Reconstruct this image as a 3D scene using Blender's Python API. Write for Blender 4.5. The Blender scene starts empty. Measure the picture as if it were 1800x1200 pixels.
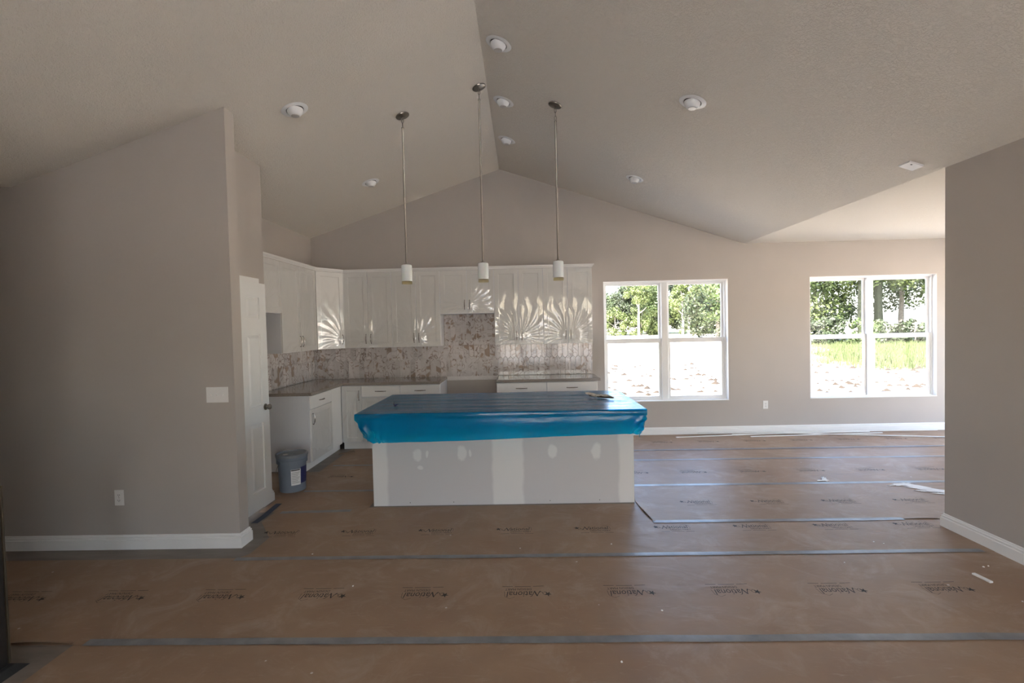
import bpy, bmesh, math, random
from mathutils import Vector, Matrix
import numpy as np

# ------------------------------------------------------------------ camera, world, sun, exposure
scn = bpy.context.scene
C = scn.collection
cam_d = bpy.data.cameras.new('camera')
cam_d.sensor_width = 36.0
cam_d.lens = 870.12 * 36.0 / 1800.0
cam_d.clip_end = 3000
cam = bpy.data.objects.new('camera', cam_d)
C.objects.link(cam)
PITCH, YAW, ROLL, CAM_H = 0.0279, -0.0211, 0.0226, 1.6089
cy, sy, cp, sp = math.cos(YAW), math.sin(YAW), math.cos(PITCH), math.sin(PITCH)
Fv = Vector((sy * cp, cy * cp, -sp)); Rv = Vector((cy, -sy, 0)); Uv = Rv.cross(Fv)
R2 = math.cos(ROLL) * Rv - math.sin(ROLL) * Uv
U2 = math.sin(ROLL) * Rv + math.cos(ROLL) * Uv
cam.matrix_world = Matrix(((R2.x, U2.x, -Fv.x, 0), (R2.y, U2.y, -Fv.y, 0), (R2.z, U2.z, -Fv.z, CAM_H), (0, 0, 0, 1)))
scn.camera = cam

world = bpy.data.worlds.new('world')
scn.world = world
world.use_nodes = True
wn = world.node_tree
wn.nodes.clear()
sky = wn.nodes.new('ShaderNodeTexSky')
sky.sky_type = 'NISHITA'
sky.sun_disc = False
sky.sun_elevation = math.radians(52)
sky.sun_rotation = math.radians(210)
sky.altitude = 200
sky.air_density = 1.0
sky.dust_density = 4.0
sky.ozone_density = 0.5
bg = wn.nodes.new('ShaderNodeBackground')
bg.inputs['Strength'].default_value = 0.75
wo = wn.nodes.new('ShaderNodeOutputWorld')
hz_ = wn.nodes.new('ShaderNodeHueSaturation')   # hazy summer sky
hz_.inputs['Saturation'].default_value = 1.0
wn.links.new(sky.outputs[0], hz_.inputs['Color'])
wn.links.new(hz_.outputs[0], bg.inputs[0])
wn.links.new(bg.outputs[0], wo.inputs[0])

sun_d = bpy.data.lights.new('sun', 'SUN')
sun_d.energy = 12.0
sun_d.angle = math.radians(0.6)
sun_d.color = (1.0, 0.94, 0.83)
sun = bpy.data.objects.new('sun', sun_d)
C.objects.link(sun)
sun.rotation_euler = Vector((0.66, 0.62, -1.22)).to_track_quat('-Z', 'Y').to_euler()
sun.location = (-10, -20, 30)

scn.view_settings.view_transform = 'Standard'
scn.view_settings.look = 'None'
scn.view_settings.gamma = 1.0
scn.view_settings.use_curve_mapping = False
scn.view_settings.exposure = 1.34
scn.cycles.max_bounces = 14
scn.cycles.diffuse_bounces = 8
scn.cycles.glossy_bounces = 4
scn.cycles.transparent_max_bounces = 16
scn.cycles.sample_clamp_indirect = 6.0
scn.cycles.caustics_reflective = False
scn.cycles.caustics_refractive = False

random.seed(7)
rng = np.random.default_rng(7)

# ------------------------------------------------------------------ main dimensions (metres)
D = 7.226            # kitchen wall plane
XR, XL = 3.22, -3.788   # vault springing lines
XP = (XR + XL) / 2
ZC, ZP = 2.743, 3.903
SL = (ZP - ZC) / (XR - XP)
YRC = 3.84           # corner of the near right wall
YLW, XLE, TW = 3.649, -2.161, 0.12
XK = -3.069          # kitchen side wall plane
XPW, YPW = -2.443, 4.671
XN = 6.95            # nook side wall
YF = -2.9            # wall behind the camera
XFL = -5.6           # far left wall
GZ = -0.35           # ground outside


def zs(x):
    return ZP - SL * abs(x - XP) if XL <= x <= XR else ZC


# ------------------------------------------------------------------ materials
def nt(name):
    m = bpy.data.materials.new(name)
    m.use_nodes = True
    t = m.node_tree
    b = t.nodes['Principled BSDF']
    return m, t, b


def node(t, typ, **kw):
    n = t.nodes.new(typ)
    for k, v in kw.items():
        if k.startswith('i_'):
            n.inputs[k[2:].replace('_', ' ')].default_value = v
        else:
            setattr(n, k, v)
    return n


def coords(t, kind='Object'):
    return t.nodes.new('ShaderNodeTexCoord').outputs[kind]


def ramp(t, fac, stops):
    r = t.nodes.new('ShaderNodeValToRGB')
    els = r.color_ramp.elements
    while len(els) < len(stops):
        els.new(0.5)
    for e, (p, c) in zip(els, stops):
        e.position = p
        e.color = (*c, 1) if len(c) == 3 else c
    t.links.new(fac, r.inputs[0])
    return r.outputs[0]


def mixc(t, fac, a, b):
    m = t.nodes.new('ShaderNodeMix')
    m.data_type = 'RGBA'
    for sock, v in ((m.inputs[0], fac), (m.inputs[6], a), (m.inputs[7], b)):
        if isinstance(v, (int, float)):
            sock.default_value = v
        elif isinstance(v, tuple):
            sock.default_value = (*v, 1)
        else:
            t.links.new(v, sock)
    return m.outputs[2]


def mth(t, op, a, b=0.0, c=None, clamp=False):
    m = t.nodes.new('ShaderNodeMath')
    m.operation = op
    m.use_clamp = clamp
    for i, v in enumerate((a, b) if c is None else (a, b, c)):
        if isinstance(v, (int, float)):
            m.inputs[i].default_value = v
        else:
            t.links.new(v, m.inputs[i])
    return m.outputs[0]


def noise(t, vec, scale, detail=3, rough=0.5, dist=0.0):
    n = t.nodes.new('ShaderNodeTexNoise')
    n.inputs['Scale'].default_value = scale
    n.inputs['Detail'].default_value = detail
    n.inputs['Roughness'].default_value = rough
    n.inputs['Distortion'].default_value = dist
    t.links.new(vec, n.inputs['Vector'])
    return n.outputs[0]


def mapping(t, vec, scale=(1, 1, 1), rot=(0, 0, 0), loc=(0, 0, 0)):
    m = t.nodes.new('ShaderNodeMapping')
    m.inputs['Scale'].default_value = scale
    m.inputs['Rotation'].default_value = rot
    m.inputs['Location'].default_value = loc
    t.links.new(vec, m.inputs[0])
    return m.outputs[0]


def bump(t, b, h, strength=0.3, dist=0.01):
    n = t.nodes.new('ShaderNodeBump')
    n.inputs['Strength'].default_value = strength
    n.inputs['Distance'].default_value = dist
    t.links.new(h, n.inputs['Height'])
    t.links.new(n.outputs[0], b.inputs['Normal'])


def plain(name, col, rough=0.5, metal=0.0, var=0.0, vscale=6.0, bstr=0.0, bscale=60.0, spec=0.5):
    m, t, b = nt(name)
    b.inputs['Base Color'].default_value = (*col, 1)
    b.inputs['Roughness'].default_value = rough
    b.inputs['Metallic'].default_value = metal
    b.inputs['Specular IOR Level'].default_value = spec
    v = coords(t)
    if var > 0:
        n = noise(t, v, vscale, 4)
        lo = tuple(c * (1 - var) for c in col)
        hi = tuple(min(1, c * (1 + var)) for c in col)
        t.links.new(ramp(t, n, [(0.3, lo), (0.7, hi)]), b.inputs['Base Color'])
    if bstr > 0:
        bump(t, b, noise(t, v, bscale, 3), bstr, 0.004)
    return m


M = {}
M['wall'] = plain('wall_paint', (0.445, 0.410, 0.378), 0.7, var=0.02, vscale=2, bstr=0.08, bscale=180, spec=0.25)
M['white'] = plain('white_trim_paint', (0.80, 0.80, 0.79), 0.35, var=0.015)
M['door_white'] = plain('white_door_paint', (0.80, 0.81, 0.80), 0.4, var=0.015)
M['cab'] = plain('white_cabinet_paint', (0.79, 0.78, 0.76), 0.38, var=0.015, vscale=3)
M['cab_side'] = plain('white_cabinet_laminate', (0.72, 0.73, 0.76), 0.4, var=0.01)
M['dark_gap'] = plain('dark_gap', (0.06, 0.055, 0.05), 0.8)
M['vinyl'] = plain('white_window_vinyl', (0.84, 0.84, 0.83), 0.35, var=0.01)
M['nickel'] = plain('brushed_nickel', (0.27, 0.245, 0.215), 0.32, 1.0, var=0.05, vscale=40)
M['dark_nickel'] = plain('dark_nickel_pull', (0.30, 0.27, 0.25), 0.25, 1.0, var=0.05, vscale=40)
M['plastic_white'] = plain('white_plastic', (0.80, 0.79, 0.77), 0.35, var=0.01)
M['slot'] = plain('dark_slot', (0.03, 0.03, 0.03), 0.6)
M['lamp_trim'] = plain('white_lamp_trim', (0.80, 0.81, 0.82), 0.4, var=0.01)
M['lamp_face'] = plain('grey_lamp_lens', (0.50, 0.48, 0.47), 0.3, var=0.03)
M['tape'] = plain('grey_tape', (0.205, 0.21, 0.22), 0.34, var=0.22, vscale=9, bstr=0.25, bscale=25)
M['blue_tape'] = plain('blue_masking_tape', (0.022, 0.035, 0.075), 0.5, var=0.15, vscale=12)
M['grout'] = plain('pale_grout', (0.74, 0.71, 0.69), 0.8, var=0.04, vscale=30)
M['bucket'] = plain('grey_bucket_plastic', (0.175, 0.205, 0.25), 0.42, var=0.06, vscale=7)
M['bucket_lid'] = plain('grey_lid_plastic', (0.20, 0.215, 0.235), 0.4, var=0.12, vscale=14)
M['navy'] = plain('navy_print', (0.018, 0.022, 0.11), 0.45, var=0.1)
M['ink'] = plain('dark_print_ink', (0.030, 0.024, 0.020), 0.7, var=0.2, vscale=50)
M['post'] = plain('dark_stained_wood', (0.018, 0.013, 0.010), 0.45, var=0.3, vscale=12)
M['post_edge'] = plain('raw_wood_edge', (0.045, 0.032, 0.016), 0.6, var=0.2, vscale=12)
M['foot'] = plain('black_foot_metal', (0.022, 0.024, 0.026), 0.5, var=0.2)
M['card'] = plain('brown_cardboard', (0.22, 0.15, 0.10), 0.8, var=0.1)
M['plaster'] = plain('dried_plaster', (0.85, 0.84, 0.82), 0.9, var=0.04, vscale=20, bstr=0.3)
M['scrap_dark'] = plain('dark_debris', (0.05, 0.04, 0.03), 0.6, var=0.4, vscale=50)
M['scrap_pale'] = plain('pale_debris', (0.55, 0.52, 0.47), 0.6, var=0.35, vscale=60)


def ceiling_mat():
    m, t, b = nt('textured_ceiling_paint')
    v = coords(t)
    b.inputs['Base Color'].default_value = (0.76, 0.72, 0.655, 1)
    b.inputs['Roughness'].default_value = 0.85
    b.inputs['Specular IOR Level'].default_value = 0.2
    n1 = noise(t, v, 44, 4, 0.6, 1.6)
    n2 = noise(t, v, 70, 2, 0.5, 1.0)
    r = ramp(t, n1, [(0.46, (0, 0, 0)), (0.60, (1, 1, 1))])
    h = mth(t, 'ADD', r, mth(t, 'MULTIPLY', n2, 0.5))
    bump(t, b, h, 0.65, 0.006)
    return m


M['ceiling'] = ceiling_mat()


def floor_mat():
    m, t, b = nt('bare_vinyl_floor')
    v = coords(t)
    n = noise(t, mapping(t, v, (1, 4, 1)), 3.0, 5, 0.6)
    t.links.new(ramp(t, n, [(0.3, (0.16, 0.135, 0.115)), (0.7, (0.24, 0.205, 0.175))]), b.inputs['Base Color'])
    b.inputs['Roughness'].default_value = 0.45
    return m


M['floor'] = floor_mat()


def paper_mat():
    m, t, b = nt('kraft_floor_paper')
    v = coords(t)
    geo = t.nodes.new('ShaderNodeNewGeometry').outputs['Position']
    info = t.nodes.new('ShaderNodeObjectInfo').outputs['Random']
    n = noise(t, geo, 1.6, 4, 0.6)
    base = ramp(t, n, [(0.28, (0.275, 0.176, 0.114)), (0.72, (0.345, 0.236, 0.158))])
    # trodden plaster dust: whitish scuffs with a shape of their own
    d1 = noise(t, mapping(t, geo, (1, 1.0, 1), (0, 0, 0.6)), 3.2, 8, 0.72, 0.8)
    s1 = ramp(t, d1, [(0.50, (0, 0, 0)), (0.78, (1, 1, 1))])
    d2 = noise(t, mapping(t, geo, (1, 5, 1), (0, 0, 0.9)), 7.0, 5, 0.65, 1.6)
    s2 = ramp(t, d2, [(0.60, (0, 0, 0)), (0.76, (1, 1, 1))])
    dust = mth(t, 'ADD', mth(t, 'MULTIPLY', s1, 0.50), mth(t, 'MULTIPLY', s2, 0.38), clamp=True)
    col = mixc(t, dust, base, (0.50, 0.42, 0.345))
    # small splashes of compound
    vor = node(t, 'ShaderNodeTexVoronoi', feature='F1')
    vor.inputs['Scale'].default_value = 3.3
    t.links.new(geo, vor.inputs['Vector'])
    sp_ = mth(t, 'LESS_THAN', vor.outputs['Distance'], 0.022)
    col = mixc(t, mth(t, 'MULTIPLY', sp_, 0.7), col, (0.72, 0.70, 0.67))
    t.links.new(col, b.inputs['Base Color'])
    b.inputs['Roughness'].default_value = 0.46
    b.inputs['Specular IOR Level'].default_value = 0.30
    w = noise(t, mapping(t, geo, (1.0, 2.2, 1), (0, 0, 0.5)), 2.4, 3, 0.5, 0.6)
    bump(t, b, w, 0.35, 0.02)
    return m


M['paper'] = paper_mat()


def schlick(t, normal=None, f0=0.04):
    lw = node(t, 'ShaderNodeLayerWeight')
    lw.inputs['Blend'].default_value = 0.5
    if normal is not None:
        t.links.new(normal, lw.inputs['Normal'])
    return mth(t, 'MULTIPLY_ADD', mth(t, 'POWER', lw.outputs['Facing'], 5.0), 1 - f0, f0)


def glass_mat(name='window_glass', tint=(1, 1, 1), spec=1.0):
    m = bpy.data.materials.new(name)
    m.use_nodes = True
    t = m.node_tree
    t.nodes.clear()
    tr = node(t, 'ShaderNodeBsdfTransparent')
    tr.inputs[0].default_value = (*tint, 1)
    gl = node(t, 'ShaderNodeBsdfGlossy')
    gl.inputs['Roughness'].default_value = 0.02
    mx = node(t, 'ShaderNodeMixShader')
    t.links.new(mth(t, 'MULTIPLY', schlick(t), spec), mx.inputs[0])
    t.links.new(tr.outputs[0], mx.inputs[1])
    t.links.new(gl.outputs[0], mx.inputs[2])
    o = node(t, 'ShaderNodeOutputMaterial')
    t.links.new(mx.outputs[0], o.inputs[0])
    return m


M['glass'] = glass_mat(spec=0.25)


def film_mat():
    # clear, slightly milky protective film over the cabinet doors
    m = bpy.data.materials.new('clear_plastic_film')
    m.use_nodes = True
    t = m.node_tree
    t.nodes.clear()
    tr = node(t, 'ShaderNodeBsdfTransparent')
    tr.inputs[0].default_value = (0.97, 0.97, 0.965, 1)
    gl = node(t, 'ShaderNodeBsdfGlossy')
    gl.inputs['Roughness'].default_value = 0.06
    v = coords(t)
    bp = node(t, 'ShaderNodeBump')
    bp.inputs['Strength'].default_value = 0.25
    bp.inputs['Distance'].default_value = 0.004
    t.links.new(noise(t, mapping(t, v, (1, 1, 0.35)), 22, 3, 0.5, 0.6), bp.inputs['Height'])
    t.links.new(bp.outputs[0], gl.inputs['Normal'])
    mx = node(t, 'ShaderNodeMixShader')
    t.links.new(schlick(t, bp.outputs[0], 0.10), mx.inputs[0])
    t.links.new(tr.outputs[0], mx.inputs[1])
    t.links.new(gl.outputs[0], mx.inputs[2])
    o = node(t, 'ShaderNodeOutputMaterial')
    t.links.new(mx.outputs[0], o.inputs[0])
    return m


M['film'] = film_mat()


def blue_film_mat():
    m = bpy.data.materials.new('blue_plastic_film')
    m.use_nodes = True
    t = m.node_tree
    t.nodes.clear()
    tr = node(t, 'ShaderNodeBsdfTransparent')
    tr.inputs[0].default_value = (0.0, 0.62, 0.95, 1)
    df = node(t, 'ShaderNodeBsdfDiffuse')
    df.inputs[0].default_value = (0.0, 0.31, 0.68, 1)
    tl = node(t, 'ShaderNodeBsdfTranslucent')
    tl.inputs[0].default_value = (0.004, 0.26, 0.58, 1)
    dm = node(t, 'ShaderNodeMixShader')
    dm.inputs[0].default_value = 0.4
    t.links.new(df.outputs[0], dm.inputs[1])
    t.links.new(tl.outputs[0], dm.inputs[2])
    m1 = node(t, 'ShaderNodeMixShader')
    m1.inputs[0].default_value = 0.40
    t.links.new(tr.outputs[0], m1.inputs[1])
    t.links.new(dm.outputs[0], m1.inputs[2])
    gl = node(t, 'ShaderNodeBsdfGlossy')
    gl.inputs['Roughness'].default_value = 0.10
    v = coords(t)
    bp = node(t, 'ShaderNodeBump')
    bp.inputs['Strength'].default_value = 0.7
    bp.inputs['Distance'].default_value = 0.006
    t.links.new(noise(t, mapping(t, v, (0.6, 6, 3)), 9, 4, 0.55, 0.5), bp.inputs['Height'])
    t.links.new(bp.outputs[0], gl.inputs['Normal'])
    mx = node(t, 'ShaderNodeMixShader')
    t.links.new(schlick(t, bp.outputs[0], 0.035), mx.inputs[0])
    t.links.new(m1.outputs[0], mx.inputs[1])
    t.links.new(gl.outputs[0], mx.inputs[2])
    o = node(t, 'ShaderNodeOutputMaterial')
    t.links.new(mx.outputs[0], o.inputs[0])
    return m


M['blue_film'] = blue_film_mat()


def tile_mat():
    m, t, b = nt('leaf_print_tile')
    info = t.nodes.new('ShaderNodeObjectInfo').outputs['Random']
    v = coords(t)
    off = t.nodes.new('ShaderNodeCombineXYZ')
    t.links.new(mth(t, 'MULTIPLY', info, 37.0), off.inputs[0])
    t.links.new(mth(t, 'MULTIPLY', info, 91.0), off.inputs[2])
    va = t.nodes.new('ShaderNodeVectorMath')
    va.operation = 'ADD'
    t.links.new(v, va.inputs[0])
    t.links.new(off.outputs[0], va.inputs[1])
    p = va.outputs[0]
    base = mixc(t, noise(t, p, 9, 3, 0.5, 0.5), (0.76, 0.72, 0.71), (0.58, 0.54, 0.53))
    # curling veins
    a = noise(t, p, 5.4, 2, 0.45, 2.2)
    line = ramp(t, mth(t, 'ABSOLUTE', mth(t, 'SUBTRACT', a, 0.5)), [(0.0, (1, 1, 1)), (0.045, (0, 0, 0))])
    gate = ramp(t, noise(t, p, 4.0, 1), [(0.40, (0, 0, 0)), (0.54, (1, 1, 1))])
    c1 = mixc(t, mth(t, 'MULTIPLY', mth(t, 'MULTIPLY', line, gate), 0.85), base, (0.22, 0.145, 0.11))
    # brown leaf bodies
    lf = ramp(t, noise(t, p, 5.6, 2, 0.5, 1.2), [(0.585, (0, 0, 0)), (0.64, (1, 1, 1))])
    stripes = node(t, 'ShaderNodeTexWave')
    stripes.inputs['Scale'].default_value = 18
    stripes.inputs['Distortion'].default_value = 3
    t.links.new(p, stripes.inputs['Vector'])
    lc = mixc(t, stripes.outputs['Fac'], (0.27, 0.175, 0.12), (0.46, 0.36, 0.28))
    c2 = mixc(t, mth(t, 'MULTIPLY', lf, 0.85), c1, lc)
    hsv = node(t, 'ShaderNodeHueSaturation')
    t.links.new(mth(t, 'MULTIPLY_ADD', mth(t, 'FRACT', mth(t, 'MULTIPLY', info, 57.31)), 0.24, 0.80), hsv.inputs['Value'])
    t.links.new(c2, hsv.inputs['Color'])
    t.links.new(hsv.outputs[0], b.inputs['Base Color'])
    b.inputs['Roughness'].default_value = 0.08
    b.inputs['Specular IOR Level'].default_value = 0.4
    return m


M['tile'] = tile_mat()


def counter_mat():
    m, t, b = nt('taupe_quartz')
    v = coords(t)
    n = noise(t, v, 90, 3, 0.6)
    t.links.new(ramp(t, n, [(0.35, (0.25, 0.215, 0.185)), (0.65, (0.33, 0.285, 0.25))]), b.inputs['Base Color'])
    b.inputs['Roughness'].default_value = 0.09
    return m


M['counter'] = counter_mat()


def drywall_mat():
    # grey board paper with white joint compound: taped edges, the middle joint and four screw patches
    m, t, b = nt('taped_drywall')
    v = coords(t)
    sep = t.nodes.new('ShaderNodeSeparateXYZ')
    t.links.new(v, sep.inputs[0])
    x, z = sep.outputs[0], sep.outputs[2]
    wob = mth(t, 'MULTIPLY', mth(t, 'SUBTRACT', noise(t, v, 5, 3), 0.5), 0.05)
    xw = mth(t, 'ADD', x, wob)
    masks = []

    def band(c, hw):
        return mth(t, 'SUBTRACT', 1.0, mth(t, 'SMOOTHSTEP' if False else 'MULTIPLY', mth(t, 'MAXIMUM', mth(t, 'SUBTRACT', mth(t, 'ABSOLUTE', mth(t, 'SUBTRACT', xw, c)), hw), 0.0), 40.0), clamp=True)
    # object origin is the middle of the island
    masks += [band(-1.19, 0.12), band(0.045, 0.13), band(1.19, 0.125)]

    def spot(cx, cz, rx, rz):
        dx = mth(t, 'DIVIDE', mth(t, 'SUBTRACT', xw, cx), rx)
        dz = mth(t, 'DIVIDE', mth(t, 'SUBTRACT', z, cz), rz)
        r = mth(t, 'ADD', mth(t, 'MULTIPLY', dx, dx), mth(t, 'MULTIPLY', dz, dz))
        r = mth(t, 'ADD', r, mth(t, 'MULTIPLY', mth(t, 'SUBTRACT', noise(t, v, 22, 2), 0.5), 1.2))
        return mth(t, 'MULTIPLY', mth(t, 'SUBTRACT', 1.15, r, clamp=True), 1.6, clamp=True)
    masks += [spot(-0.775, .464, .04, .06), spot(-0.374, .478, .048, .075), spot(0.455, .482, .045, .07), spot(0.85, .475, .045, .085), spot(-0.69, .47, .014, .035), spot(-0.29, .475, .014, .035), spot(-0.76, .35, .03, .02)]
    tot = masks[0]
    for k in masks[1:]:
        tot = mth(t, 'MAXIMUM', tot, k)
    col = mixc(t, tot, (0.59, 0.58, 0.59), (0.735, 0.73, 0.725))
    t.links.new(col, b.inputs['Base Color'])
    b.inputs['Roughness'].default_value = 0.8
    b.inputs['Specular IOR Level'].default_value = 0.2
    bump(t, b, noise(t, v, 60, 3), 0.06, 0.004)
    return m


M['drywall'] = drywall_mat()


def opal_mat():
    m, t, b = nt('white_opal_glass')
    b.inputs['Base Color'].default_value = (0.86, 0.86, 0.86, 1)
    b.inputs['Roughness'].default_value = 0.22
    b.inputs['Subsurface Weight'].default_value = 0.15
    t.links.new(mixc(t, noise(t, coords(t), 8, 2), (0.84, 0.84, 0.84), (0.88, 0.88, 0.87)), b.inputs['Base Color'])
    return m


M['opal'] = opal_mat()
M['clear_band'] = glass_mat('smoky_glass_band', (0.90, 0.87, 0.76), 1.0)
M['tree_leaf'] = plain('tree_leaves', (0.046, 0.075, 0.021), 0.6, var=0.45, vscale=0.5)
M['tree_leaf_light'] = plain('light_tree_leaves', (0.075, 0.105, 0.031), 0.6, var=0.4, vscale=0.6)
M['tree_leaf_dark'] = plain('dark_tree_leaves', (0.026, 0.040, 0.016), 0.6, var=0.4, vscale=0.6)
for k in ('tree_leaf', 'tree_leaf_light', 'tree_leaf_dark'):
    t = M[k].node_tree
    b = t.nodes['Principled BSDF']
    b.inputs['Transmission Weight'].default_value = 0.0
M['bark'] = plain('grey_bark', (0.20, 0.185, 0.165), 0.9, var=0.25, vscale=6)
M['bark_dark'] = plain('ivy_dark_bark', (0.022, 0.028, 0.016), 0.9, var=0.3, vscale=5)
M['dirt'] = plain('pale_sunbaked_dirt', (0.72, 0.64, 0.525), 0.95, var=0.10, vscale=0.7, bstr=0.4, bscale=3)
M['clod'] = plain('brown_dirt_clod', (0.022, 0.016, 0.011), 0.95, var=0.3, vscale=3)


def grass_mat():
    m, t, b = nt('meadow_grass')
    v = coords(t)
    n = noise(t, mapping(t, v, (0.25, 1, 1)), 0.9, 5, 0.65)
    t.links.new(ramp(t, n, [(0.32, (0.034, 0.054, 0.015)), (0.5, (0.066, 0.086, 0.025)), (0.68, (0.11, 0.112, 0.048))]), b.inputs['Base Color'])
    b.inputs['Roughness'].default_value = 0.9
    return m


M['grass'] = grass_mat()
M['blade'] = plain('tall_grass_blades', (0.062, 0.080, 0.026), 0.8, var=0.4, vscale=0.8)


# ------------------------------------------------------------------ mesh helpers
ORG = {}


def link(o, parent=None):
    C.objects.link(o)
    if parent is not None:
        o.parent = parent
        ORG[o.name] = ORG[parent.name]
    return o


def tag(o, label=None, cat=None, group=None, kind=None):
    if label:
        o['label'] = label
    if cat:
        o['category'] = cat
    if group:
        o['group'] = group
    if kind:
        o['kind'] = kind
    return o


def thing(name, loc, label=None, cat=None, group=None, kind=None):
    o = bpy.data.objects.new(name, None)
    o.empty_display_size = 0.1
    o.location = loc
    C.objects.link(o)
    ORG[o.name] = Vector(loc)
    return tag(o, label, cat, group, kind)


class MB:
    def __init__(s):
        s.v = []
        s.f = []

    def box(s, x0, x1, y0, y1, z0, z1):
        n = len(s.v)
        s.v += [(x0, y0, z0), (x1, y0, z0), (x1, y1, z0), (x0, y1, z0), (x0, y0, z1), (x1, y0, z1), (x1, y1, z1), (x0, y1, z1)]
        s.f += [tuple(n + i for i in q) for q in ((3, 2, 1, 0), (4, 5, 6, 7), (0, 1, 5, 4), (1, 2, 6, 5), (2, 3, 7, 6), (3, 0, 4, 7))]
        return s

    def poly(s, pts):
        n = len(s.v)
        s.v += [tuple(p) for p in pts]
        s.f.append(tuple(range(n, n + len(pts))))
        return s

    def prism(s, ring_a, ring_b, cap=True):
        n = len(s.v)
        k = len(ring_a)
        s.v += [tuple(p) for p in ring_a] + [tuple(p) for p in ring_b]
        for i in range(k):
            j = (i + 1) % k
            s.f.append((n + i, n + j, n + k + j, n + k + i))
        if cap:
            s.f.append(tuple(n + i for i in reversed(range(k))))
            s.f.append(tuple(n + k + i for i in range(k)))
        return s

    def frame_lathe(s, prof, org, axis=(0, 0, 1), seg=24):
        """prof: list of (radius, height) along axis from org"""
        ax = Vector(axis).normalized()
        u = ax.orthogonal().normalized()
        w = ax.cross(u)
        n = len(s.v)
        o = Vector(org)
        for r, h in prof:
            for i in range(seg):
                a = 2 * math.pi * i / seg
                s.v.append(tuple(o + ax * h + (u * math.cos(a) + w * math.sin(a)) * max(r, 1e-5)))
        for k in range(len(prof) - 1):
            for i in range(seg):
                j = (i + 1) % seg
                s.f.append((n + k * seg + i, n + k * seg + j, n + (k + 1) * seg + j, n + (k + 1) * seg + i))
        s.f.append(tuple(n + i for i in reversed(range(seg))))
        e = n + (len(prof) - 1) * seg
        s.f.append(tuple(e + i for i in range(seg)))
        return s

    def tube(s, pts, r, seg=8, closed=False):
        pts = [Vector(p) for p in pts]
        n = len(s.v)
        k = len(pts)
        rr = r if isinstance(r, (list, tuple)) else [r] * k
        for i, p in enumerate(pts):
            if closed:
                d = pts[(i + 1) % k] - pts[i - 1]
            else:
                d = pts[min(i + 1, k - 1)] - pts[max(i - 1, 0)]
            d.normalize()
            ref = Vector((0, 0, 1)) if abs(d.z) < 0.9 else Vector((1, 0, 0))
            u = d.cross(ref).normalized()
            w = d.cross(u)
            for a in range(seg):
                an = 2 * math.pi * a / seg
                s.v.append(tuple(p + (u * math.cos(an) + w * math.sin(an)) * rr[i]))
        for i in range(k if closed else k - 1):
            for a in range(seg):
                b = (a + 1) % seg
                i2 = (i + 1) % k
                s.f.append((n + i * seg + a, n + i2 * seg + a, n + i2 * seg + b, n + i * seg + b))
        if not closed:
            s.f.append(tuple(n + a for a in range(seg)))
            s.f.append(tuple(n + (k - 1) * seg + a for a in reversed(range(seg))))
        return s

    def grid(s, fn, nu, nv):
        n = len(s.v)
        for j in range(nv + 1):
            for i in range(nu + 1):
                s.v.append(tuple(fn(i / nu, j / nv)))
        for j in range(nv):
            for i in range(nu):
                a = n + j * (nu + 1) + i
                s.f.append((a, a + 1, a + nu + 2, a + nu + 1))
        return s

    def mesh(s, name, mat, org=(0, 0, 0), smooth=False, bevel=0.0, fix=True):
        me = bpy.data.meshes.new(name)
        o = Vector(org)
        me.from_pydata([tuple(Vector(p) - o) for p in s.v], [], s.f)
        bm = bmesh.new()
        bm.from_mesh(me)
        if fix:
            bmesh.ops.recalc_face_normals(bm, faces=bm.faces)
        if bevel > 0:
            es = [e for e in bm.edges if len(e.link_faces) == 2 and e.calc_face_angle(0) > 0.6]
            bmesh.ops.bevel(bm, geom=es, offset=bevel, segments=1, affect='EDGES')
        bm.to_mesh(me)
        bm.free()
        if smooth:
            me.polygons.foreach_set('use_smooth', [True] * len(me.polygons))
            if smooth != 'full':
                me.set_sharp_from_angle(angle=math.radians(38))
        me.materials.append(M[mat] if isinstance(mat, str) else mat)
        return me

    def build(s, name, mat, parent=None, org=None, **kw):
        if parent is not None:
            org = ORG[parent.name]
        elif org is None:
            org = (0, 0, 0)
        o = bpy.data.objects.new(name, s.mesh(name, mat, org, **kw))
        if parent is None:
            o.location = org
            C.objects.link(o)
            ORG[o.name] = Vector(org)
        else:
            link(o, parent)
        return o


def struct(o):
    o['kind'] = 'structure'
    return o


# ------------------------------------------------------------------ room shell
struct(MB().box(XFL - .15, XN + .15, YF - .15, D + .15, -0.30, 0.0).build('floor', 'floor'))

T = 0.15
W1 = (1.187, 2.982, 0.486, 2.245)
W2 = (4.147, 5.947, 0.486, 2.245)


def wall_y(name, y0, y1, x0, x1, holes, top=None, zb=-0.02):
    """wall slab between y0..y1 with rectangular holes (xa, xb, za, zb); top follows the vault"""
    xs = sorted(set([x0, x1] + [h[0] for h in holes] + [h[1] for h in holes] + [x for x in (XL, XP, XR) if x0 < x < x1]))
    mb = MB()
    ft = top or zs
    for a, b in zip(xs[:-1], xs[1:]):
        mid = (a + b) / 2
        hs = sorted([h for h in holes if h[0] <= mid <= h[1]], key=lambda h: h[2])
        z = zb
        for h in hs:
            mb.box(a, b, y0, y1, z, h[2])
            z = h[3]
        ta, tb = ft(a) + .06, ft(b) + .06
        mb.prism([(a, y0, z), (b, y0, z), (b, y0, tb), (a, y0, ta)], [(a, y1, z), (b, y1, z), (b, y1, tb), (a, y1, ta)])
    return struct(mb.build(name, 'wall', fix=True))


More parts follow.
